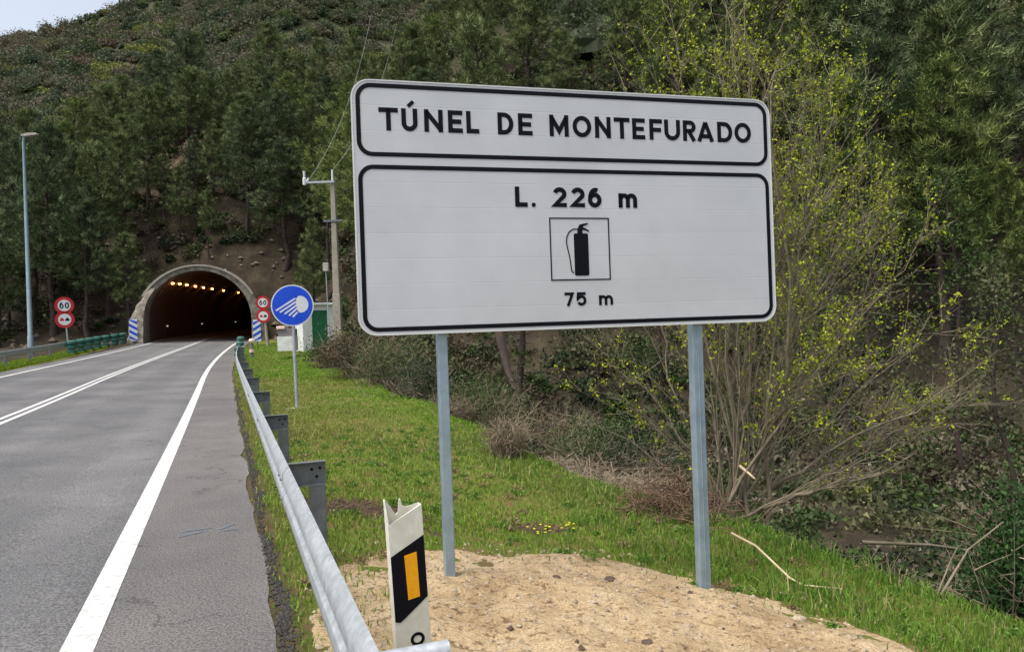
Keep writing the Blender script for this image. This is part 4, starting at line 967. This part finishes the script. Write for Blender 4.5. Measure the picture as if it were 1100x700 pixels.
PALS = {'olive': [(66, 72, 44), (94, 96, 64), (124, 124, 88)], 'grey': [(88, 84, 66), (114, 106, 88), (140, 130, 112)], 'green': [(44, 62, 30), (72, 92, 44), (104, 124, 66)], 'brown': [(66, 58, 44), (92, 80, 62), (116, 104, 84)], 'dark': [(32, 44, 28), (50, 64, 40), (74, 88, 60)], 'yg': [(92, 100, 34), (124, 130, 50), (150, 150, 70)]}
parts = []; cnt = 0
def scrub_at(px, Y, sz, pal, n=260, lf=None):
    x, y = ground_hit(px, Y); s, L = SL(x, y); Lr = L-float(cc(s))
    if -11 < Lr < edge_of(s)+.8 and s < 76: return
    z = Hs(x, y); parts.append(cloud((x, y, z+sz*.15), (sz*RNG.uniform(.8, 1.3), sz*RNG.uniform(.8, 1.3), sz*RNG.uniform(.6, .95)), n, lf or (.10+.0022*Y)*1.0, PALS[pal], clumps=int(RNG.integers(8, 16))))
HP = [[(74, 84, 60), (102, 112, 84)], [(92, 90, 72), (120, 116, 94)], [(54, 68, 48), (80, 94, 66)], [(100, 96, 76), (126, 120, 100)], [(76, 90, 50), (106, 118, 70)], [(108, 114, 54), (136, 140, 74)], [(88, 78, 62), (112, 100, 80)]]
for i in range(2900):       # upper heath: rounded broom, heather and holm oak
    px = RNG.uniform(-90, 700) if i % 3 else RNG.uniform(600, 1200); Y = RNG.uniform(88, 182) if px < 600 else RNG.uniform(62, 125)
    x, y = ground_hit(px, Y); s, L = SL(x, y); Lr = L-float(cc(s))
    if (-11 < Lr < edge_of(s)+.8 and s < 78) or (1050 < px < 1135 and 45 < Y < 84) or (860 < px < 930 and 68 < Y < 100): continue
    k = float(fbm(px/60., Y/14., 1.0, 2)); p_ = [.28, .22, .16, .16, .12, .02, .04] if k < .2 else [.3, .1, .1, .1, .2, .2, 0]
    sz = RNG.uniform(.6, 1.7) if i % 6 else RNG.uniform(1.7, 3.8); z = Hs(x, y)
    parts.append(dome((x, y, z-sz*.1), (sz*RNG.uniform(.9, 1.6), sz*RNG.uniform(.9, 1.6), sz*RNG.uniform(.75, 1.15)), int(240+330*sz**1.5), .17+.0011*Y, HP[int(RNG.choice(7, p=p_))]))
for i in range(1300):       # loose low growth between the rounded bushes
    px = RNG.uniform(-90, 720); Y = RNG.uniform(88, 184); scrub_at(px, Y, RNG.uniform(1.2, 2.8), RNG.choice(['olive', 'grey', 'green', 'dark'], p=[.4, .3, .15, .15]), 330, .10+.0012*Y)
for i in range(1700):        # undergrowth beneath the pines
    px = RNG.uniform(-60, 1160); Y = RNG.uniform(64, 94) if px < 360 else RNG.uniform(36, 70)
    if 150 < px < 310 and Y < 67 and RNG.random() < .5: continue
    scrub_at(px, Y, RNG.uniform(.5, 1.6), RNG.choice(['olive', 'brown', 'dark', 'green']), 150)
for i in range(620):        # ravine on the right
    s = RNG.uniform(2, 34); L = RNG.uniform(6.2, 26); x, y = W(s, L); px = 550+x/y*F if y > .5 else 5000
    if y < 5.5 or (px > 600 and L < 6.8 and s < 11): continue
    z = Hs(x, y); sz = RNG.uniform(.3, .95); parts.append(cloud((x, y, z), (sz*1.2, sz*1.2, sz*.8), 260, .035+.005*y, PALS[RNG.choice(['olive', 'brown', 'grey', 'dark', 'green'], p=[.3, .12, .14, .22, .22])], clumps=10))
V, T, C = merged(parts)
tag(link('hillside_scrub', mesh_tint('hillside_scrub', V, T, C), M['leaves']), 'mixed olive, grey and brown scrub covering the hillside and ravine', 'scrub', kind='stuff')

def twigs(n, R, h, r0, up=.8, seg=5, droop=0, sub=2, rr=RNG, spread=.25):
    out = []
    for i in range(n):
        a = rr.random()*6.283; b = rr.normal(0, spread*R, 2); p0 = np.array([b[0], b[1], 0]); l = h*rr.uniform(.55, 1.1); t = np.linspace(0, 1, seg)
        o = R*rr.uniform(.2, 1); pts = p0 + np.column_stack([np.cos(a)*o*t**1.2, np.sin(a)*o*t**1.2, l*t*up - droop*l*t**2]) + np.cumsum(rr.normal(0, .03*l, (seg, 3)), 0)*t[:, None]
        out.append((pts, r0*(1-.8*t)))
        for j in range(sub):
            k = rr.uniform(.3, .9); q = np.array([np.interp(k, t, pts[:, c]) for c in range(3)]); dd = rr.normal(0, 1, 3)*np.array([1, 1, .6])+[math.cos(a)*.6, math.sin(a)*.6, .5]; dd /= np.linalg.norm(dd); l2 = l*rr.uniform(.15, .42)
            out.append((q+dd*l2*np.linspace(0, 1, 3)[:, None]+rr.normal(0, .02*l2, (3, 3)), r0*.5*np.array([1, .7, .3])))
    return out
def bush(px, py, Y, R, h, pal, label, n=2600, lf=.06, tw=60, twm='twig', group=None, name='bush', leafless=False):
    x, y = ground_hit(px, Y); p = at(px, py, Y); x = p.x; z = Hs(x, Y); root = empty(name, (x, Y, z-.03)); tag(root, label, 'bush', group)
    Vt, Ft = tubes_np(twigs(tw, R, h, .012, sub=5), 3); link('stems', mesh_np('stems', Vt, Ft, True), M[twm], root)
    if not leafless:
        V, T, C = cloud((0, 0, h*.35), (R, R, h*.68), n, lf, PALS[pal], clumps=22); link('leaves', mesh_tint('leaves', V, T, C), M['leaves'], root)
    return root
bush(382, 390, 27, 1.5, 1.7, 'brown', 'rounded brownish bush below the concrete utility pole', 5200, .07, 120)
bush(352, 372, 33, .9, 1.1, 'green', 'small green bush left of the brown bush near the pole', 2600, .07)
bush(366, 366, 35, .5, 1.3, 'yg', 'yellow flowering broom at the foot of the utility pole', 1200, .06)
bush(415, 410, 24, 1.4, 1.9, 'green', 'green bush under the lower left corner of the big sign', 5200, .06, 90)
bush(452, 425, 20, 1.1, 1.4, 'dark', 'dark green shrub just left of the left sign post', 4600, .05, 90)
bush(520, 425, 19, 1.25, 1.8, 'green', 'leafy green shrub right of the left sign post at the edge of the grass', 5600, .05, 90)
bush(487, 430, 18.5, .7, .8, 'grey', 'dry greyish shrub low behind the left sign post', 1500, .03, 160)
bush(585, 425, 20, 1.4, 1.8, 'brown', 'brown thicket between the sign posts', 3400, .05, 160)
bush(630, 440, 17, 1.2, 1.6, 'green', 'bright green bush in the shade between the sign posts', 5000, .045, 80)
bush(690, 450, 16, 1.3, 1.9, 'dark', 'dark bush left of the right sign post', 4600, .05, 80)
bush(545, 478, 11.6, .42, .75, 'olive', 'scrawny olive shrub standing alone on the grass right of the left post', 700, .022, 90)
PALS['glossy'] = [(34, 58, 26), (60, 92, 42), (92, 122, 66)]
bush(1102, 600, 6.9, .48, 1.9, 'glossy', 'glossy dark green bush at the bottom right edge', 12000, .04, 50)
# heaps of dead twigs
def heap(px, py, Y, R, h, n, label, m, flat=.35, rad=.006):
    p = at(px, py, Y); z = Hs(p.x, Y); P = []
    for i in range(n):
        c = RNG.normal(0, .45, 3)*[R, R, h*.5]; c[2] = abs(c[2])*.9*math.exp(-((c[0]/R)**2+(c[1]/R)**2)); d = RNG.standard_normal(3)*[1, 1, flat]; d /= np.linalg.norm(d); l = RNG.uniform(.15, .55)*R
        t = np.linspace(-.5, .5, 5)[:, None]; b = RNG.standard_normal(3)*.25*l; pts = c+d*l*t+b*(t**2)*1.6; pts[:, 2] = np.maximum(pts[:, 2], .0)
        P.append((pts, rad*RNG.uniform(.4, 1.2)))
    V, F_ = tubes_np(P, 3); o = link('brushwood_heap', mesh_np('brushwood_heap', V, F_, True), m, None, (p.x, Y, z)); tag(o, label, 'brushwood', kind='stuff'); return o
heap(722, 545, 8.6, .75, 1.0, 620, 'heap of reddish dead fern and twigs at the foot of the willow', M['twig_red'], .6)
heap(640, 475, 11.2, 1.5, .75, 1100, 'long grey heap of cut brushwood along the edge of the grass', M['twig'], .35)
heap(585, 455, 13.0, 1.1, .6, 500, 'low grey brushwood heap beyond the scrawny shrub', M['twig'], .35)
heap(905, 520, 9.2, 1.3, 1.0, 900, 'tangle of grey dead twigs right of the willow stems', M['twig'], .6)
heap(985, 590, 7.4, .9, .7, 620, 'tangle of pale dead stems near the bottom right', M['twig'], .8)

# ------------------------------------------------------------------ budding willow
wr = np.random.default_rng(5)
bp = at(772, 548, 8.7); bz = Hs(bp.x, 8.7); wl = empty('willow_tree', (bp.x, 8.7, bz-.05)); tag(wl, 'many stemmed leafless willow with yellow green buds behind the right sign post', 'tree')
stems = []; tws = []; buds = []
def target(px, py, Y): p = at(px, py, Y); return np.array([p.x-bp.x, p.y-8.7, p.z-bz])
tips = [(650, 40, 10), (668, 90, 9.2), (690, 20, 10.5), (712, -20, 10), (735, 10, 9), (752, -30, 10.5), (772, -10, 9.6), (790, -40, 10.6), (806, 20, 9), (828, -30, 10.2), (846, 10, 9.4), (862, 0, 10), (880, 50, 10.2), (905, 70, 9.4), (918, 110, 9.8), (935, 60, 10.4), (925, 160, 9), (948, 190, 9.6), (700, 150, 9.2), (655, 190, 9.8), (632, 260, 9.4), (610, 330, 9.6), (960, 250, 9.4), (985, 265, 9.0), (1000, 300, 8.6), (1015, 240, 9.4),
 (1040, 350, 8.6), (1085, 430, 8.2), (1060, 455, 8.4), (1020, 420, 9.0), (985, 480, 8.0), (930, 520, 7.8), (1040, 395, 8.9), (900, 330, 8.2), (870, 230, 8.4), (850, 120, 8.6), (820, 140, 8.4), (880, 400, 8.0), (580, 400, 9.2), (600, 440, 9.6), (860, 170, 9.8), (895, 200, 9.2), (835, 60, 9.9), (785, 120, 8.8), (745, 160, 8.9), (700, 280, 9.0)]
for q_ in range(32):
    a_ = wr.uniform(0, 1); px_ = 620+400*a_; tips.append((px_, wr.uniform(-20, 300) + 1.1*abs(px_-800)**1.0*.6, wr.uniform(7.9, 10.6)))
for q_ in range(8): tips.append((wr.uniform(900, 1110), wr.uniform(340, 530), wr.uniform(7.0, 9.0)))
NM = 46
for i, tp in enumerate(tips):
    T_ = target(*tp); b0 = np.array([wr.normal(0, .16), wr.normal(0, .14), 0.0]); m = 10; t = np.linspace(0, 1, m)
    outw = abs(T_[0])/max(T_[2], .4); ctrl = b0 + np.array([T_[0]*(.22 if outw < 1.2 else .34), T_[1]*.3, T_[2]*.52 if outw < 1.2 else max(T_[2]*.55, .5)])
    pts = ((1-t)**2)[:, None]*b0 + (2*t*(1-t))[:, None]*ctrl + (t**2)[:, None]*T_
    if i >= NM or i % 3 == 1:      # side shoots leave an older stem part way up
        js = [j_ for j_ in range(len(stems)) if j_ % 3 != 1 and j_ < NM]
        if js:
            jb = min(js, key=lambda j_: np.linalg.norm(stems[j_][0][-1]-T_)*wr.uniform(.7, 1.4)); k_ = int(wr.integers(1, 6)); b0 = stems[jb][0][k_]; dr_ = stems[jb][0][k_+1]-b0; dr_ = dr_/np.linalg.norm(dr_)
            ctrl = b0 + dr_*np.linalg.norm(T_-b0)*.5; pts = ((1-t)**2)[:, None]*b0 + (2*t*(1-t))[:, None]*ctrl + (t**2)[:, None]*T_
    Lg_ = np.linalg.norm(T_); pts[1:-1] += np.cumsum(wr.normal(0, .011*Lg_, (m-2, 3)), 0)
    thick = wr.uniform(.006, .013) if i % 6 else wr.uniform(.022, .034)
    stems.append((pts, thick*(1-.86*t**.8)))
    nsub = int(wr.integers(11, 18))
    for j in range(nsub):
        k = wr.uniform(.22, .97); q = np.array([np.interp(k, t, pts[:, c]) for c in range(3)]); dr = np.array([np.interp(min(k+.1, 1), t, pts[:, c]) for c in range(3)])-q
        dr /= np.linalg.norm(dr)+1e-6; dd = dr*.9 + wr.normal(0, .42, 3) + [0, 0, .28]; dd /= np.linalg.norm(dd); l2 = Lg_*wr.uniform(.07, .24)*(1.15-k*.6); tt = np.linspace(0, 1, 5)
        p2 = q + dd*l2*1.15*tt[:, None] + np.array([0, 0, .12*l2])*(tt**2)[:, None] + wr.normal(0, .018*l2, (5, 3)); tws.append((p2, .0055*(1-.7*tt)))
        for w_ in range(int(wr.integers(2, 5))):
            k2 = wr.uniform(.2, .9); q2 = np.array([np.interp(k2, tt, p2[:, c]) for c in range(3)]); d3 = dd + wr.normal(0, .5, 3)+[0, 0, .2]; d3 /= np.linalg.norm(d3); l3 = l2*wr.uniform(.2, .5)
            p3 = q2 + d3*l3*np.linspace(0, 1, 3)[:, None]; tws.append((p3, .0032*np.array([1, .8, .5])))
            hgt = q2[2]/4.0
            for b_ in range(int(wr.integers(2, 7) if wr.random() < np.clip(hgt*.75-.06, 0, .7) else 0)): buds.append(p3[0]+(p3[-1]-p3[0])*wr.uniform(.2, 1.05)+wr.normal(0, .02, 3))
        hgt = q[2]/4.0
        if wr.random() < np.clip(hgt*.8-.08, 0.02, .7):
            for b_ in range(int(wr.integers(5, 10)+hgt*9)): buds.append(np.array([np.interp(wr.uniform(.3, 1.0), tt, p2[:, c]) for c in range(3)])*1.0+wr.normal(0, .028, 3))
V, F_ = tubes_np(stems, 6); link('trunk', mesh_np('trunk', V, F_, True), M['bark_grey'], wl)
V, F_ = tubes_np(tws, 3); link('twigs', mesh_np('twigs', V, F_, True), M['bark_grey'], wl)
buds = np.array(buds); n = len(buds); C = mixc((116, 134, 26), (176, 184, 46), wr.random(n))*(.75+.45*wr.random(n))[:, None]
bud3 = np.concatenate([buds+wr.normal(0, .010, buds.shape) for _ in range(2)]); C = np.concatenate([C, C])
V, T, C = orient_quads(bud3, wr.uniform(.018, .046, len(bud3)), C, aspect=.55); link('leaves', mesh_tint('leaves', V, T, C), M['leaves'], wl)
# broken pale branch and loose sticks
def stick(pts, r, label, m, cat='branch', name='fallen_branch'):
    P = [at(*p) for p in pts]; k = len(P); V, F_ = tubes_np([([tuple(p) for p in P], [r*(1-.6*i/(k-1)) for i in range(k)])], 6)
    tag(link(name, mesh_np(name, V, F_, True), m), label, cat)
M['pale_wood'] = mat('bare_wood', (176, 158, 122), .8, 0, var=(206, 190, 156), vscale=8)
stick([(794, 500, 8.55), (803, 507, 8.5), (811, 514, 8.4)], .022, 'pale splintered branch stub on the willow base', M['pale_wood'])
stick([(785, 572, 6.6), (812, 586, 6.5), (848, 620, 6.2), (862, 628, 6.1), (905, 632, 6.0)], .012, 'long bare forked stick lying on the grass right of the right post', M['pale_wood'])
stick([(945, 643, 5.9), (915, 660, 5.7)], .010, 'short grey stick in the weeds right of the sand', M['twig'])
stick([(925, 582, 8.2), (1000, 585, 8.4), (1080, 596, 8.6)], .022, 'long straight dead branch lying across the ravine bank', M['bark_grey'])
stick([(1010, 640, 6.2), (1040, 590, 6.4), (1078, 560, 6.6)], .012, 'bare slanting stem before the bottom right bush', M['bark_grey'])
stick([(1000, 655, 6.0), (1022, 600, 6.2), (1030, 585, 6.2)], .009, 'thin upright bare stem at the bottom right', M['bark_grey'])
stick([(536, 358, 24), (546, 400, 23.4), (553, 418, 23)], .16, 'dark leaning trunk seen just right of the left sign post', M['bark'], 'tree trunk', 'bare_tree_trunk')
# saplings with bare trunks in the ravine on the right
for i, (px, Y, h) in enumerate(((815, 24, 7), (905, 22, 8), (955, 20, 7.5), (1030, 21, 8.5), (640, 26, 6.5), (700, 24, 7), (1075, 17, 6))):
    x, y = ground_hit(px, Y); z = Hs(x, y); r = np.random.default_rng(90+i); P = []; pal = PALS['green' if i % 2 else 'olive']
    t = np.linspace(0, 1, 8); tr = np.column_stack([np.cumsum(r.normal(0, .12, 8)), np.cumsum(r.normal(0, .1, 8)), h*t]); tr[:, :2] -= tr[0, :2]
    root = empty('sapling', (x, y, z-.1)); tag(root, 'slender young tree with thin leaf cover in the dark ravine', 'tree', 'young trees in the ravine')
    V, F_ = tubes_np([(tr, .07*(1-.8*t))], 6); link('trunk', mesh_np('trunk', V, F_, True), M['bark'], root)
    P = []; lv = []
    for j in range(46):
        k = r.uniform(.2, 1); q = np.array([np.interp(k, t, tr[:, c]) for c in range(3)]); a = r.random()*6.28; l = (1.15-k)*h*.34*r.uniform(.5, 1.1); d = np.array([math.cos(a), math.sin(a), .55])
        p2 = q + d*l*np.linspace(0, 1, 4)[:, None]+r.normal(0, .05, (4, 3)); P.append((p2, .012*np.linspace(1, .3, 4)))
        for b in range(55): lv.append(p2[0]+(p2[-1]-p2[0])*r.uniform(.3, 1.1)+r.normal(0, .2, 3))
    V, F_ = tubes_np(P, 3); link('branches', mesh_np('branches', V, F_, True), M['bark'], root)
    lv = np.array(lv); n = len(lv); C = mixc(pal[0], pal[1], r.random(n)); V, T, C = orient_quads(lv, r.uniform(.06, .13, n), C); link('leaves', mesh_tint('leaves', V, T, C), M['leaves'], root)
# rosette weeds scattered in the turf and sand edge
wp = []
for i in range(420):
    s = RNG.uniform(2, 14); L = RNG.uniform(.45, 5.2); x, y = W(s, L)
    if sand_mask(np.array([x]), np.array([y]))[0] > (.07 if i % 9 else .3): continue
    z = float(gh(np.array([x]), np.array([y]))[0]); sz = RNG.uniform(.03, .11)
    wp.append(cloud((x, y, z+sz*.2), (sz, sz, sz*.55), int(60+500*sz), .022, [(70, 104, 36), (104, 138, 54), (140, 160, 84)] if i % 5 else [(116, 104, 70), (146, 132, 92), (160, 150, 110)], clumps=6))
V, T, C = merged(wp); tag(link('weeds', mesh_tint('weeds', V, T, C), M['leaves']), 'small leafy weeds dotted through the verge and the sand edge', 'weeds', kind='stuff')
# yellow flowers
for i, (px, py, lb) in enumerate(((583, 570, 'clump of small yellow flowers in the grass between the sign posts'), (610, 563, 'smaller yellow flower clump right of the other between the posts'))):
    Y = 7.05 if i == 0 else 7.2; p = at(px, py, Y); z = Hs(p.x, Y); root = empty('wildflower', (p.x, Y, z)); tag(root, lb, 'flower'); P = []; mb = MB()
    for j in range(11 if i == 0 else 6):
        a = RNG.normal(0, .05, 2); h = RNG.uniform(.12, .19); P.append((np.array([[a[0]*.3, a[1]*.3, 0], [a[0], a[1], h]]), .002))
        for q in range(5):
            an = q*1.2566; c0 = Vector((a[0], a[1], h)); d = Vector((math.cos(an), math.sin(an), .25))*.013; e = Vector((-math.sin(an), math.cos(an), 0))*.006; mb.add([c0, c0+d*.7+e, c0+d*1.2, c0+d*.7-e], [(0, 1, 2, 3)])
    V, F_ = tubes_np(P, 3); Mg = M.setdefault('stalk', mat('stalk', (70, 100, 34), .8, 0, var=(90, 120, 44))); link('stalks', mesh_np('stalks', V, F_), Mg, root); mb.build('petals', M['flower'], root)
# a few distinct stones
for i, (px, py, Y, r, lb) in enumerate(((596, 633, 5.6, .045, 'dark stone lying in the sand between the sign posts'), (655, 625, 5.9, .05, 'darker clod of earth on the sand left of the right post'), (630, 628, 5.8, .022, 'tiny pale stone on the sand mound'), (858, 655, 5.3, .05, 'pale stone at the right rim of the sand mound'), (695, 690, 4.4, .035, 'dark stone near the bottom edge of the sand'))):
    p = at(px, py, Y); z = float(gh(np.array([p.x]), np.array([p.y]))[0]); mb = MB(); rr = random.Random(i)
    import bmesh
    bm = bmesh.new(); bmesh.ops.create_icosphere(bm, subdivisions=2, radius=r)
    for v in bm.verts: v.co *= rr.uniform(.82, 1.15); v.co.z *= .55
    me = bpy.data.meshes.new('stone'); bm.to_mesh(me); bm.free(); tag(link('stone', me, M['stone' if i in (2, 3) else 'clod'], None, (p.x, p.y, z+r*.12)), lb, 'stone')

# ------------------------------------------------------------------ light
w = bpy.data.worlds.new('World'); SC.world = w; w.use_nodes = True; nt = w.node_tree; bg = nt.nodes['Background']
sk = nt.nodes.new('ShaderNodeTexSky'); sk.sky_type = 'NISHITA'; sk.sun_disc = False
EL, AZ = math.radians(66), math.radians(-125)     # sun over the left shoulder-side of the valley
sk.sun_elevation = EL; sk.sun_rotation = AZ; sk.air_density = 1.0; sk.dust_density = 4.0; sk.ozone_density = 1.0
hs = nt.nodes.new('ShaderNodeHueSaturation'); hs.inputs['Saturation'].default_value = .5; nt.links.new(sk.outputs[0], hs.inputs['Color']); nt.links.new(hs.outputs[0], bg.inputs['Color']); bg.inputs['Strength'].default_value = .12
sd = bpy.data.lights.new('sun', 'SUN'); sd.energy = 1.5; sd.angle = math.radians(30); sd.color = (1, .95, .88); so = bpy.data.objects.new('sun', sd); COL.objects.link(so)
d = Vector((math.sin(AZ)*math.cos(EL), math.cos(AZ)*math.cos(EL), math.sin(EL))); so.rotation_euler = (-d).to_track_quat('-Z', 'Y').to_euler()
SC.view_settings.exposure = 1.05

# ------------------------------------------------------------------ air
HAZE = 0
if HAZE:
    hz_ = MB().box(-330, 330, -70, 420, -14, 150).build('haze', None, None); hm = bpy.data.materials.new('air'); hm.use_nodes = True; t_ = hm.node_tree
    t_.nodes.remove(t_.nodes['Principled BSDF']); pv = t_.nodes.new('ShaderNodeVolumePrincipled'); pv.inputs['Color'].default_value = (.86, .9, .95, 1); pv.inputs['Density'].default_value = HAZE; pv.inputs['Anisotropy'].default_value = .2
    t_.links.new(pv.outputs[0], t_.nodes['Material Output'].inputs['Volume']); hz_.data.materials.append(hm); tag(hz_, 'thin pale haze hanging over the valley', 'haze', kind='stuff')
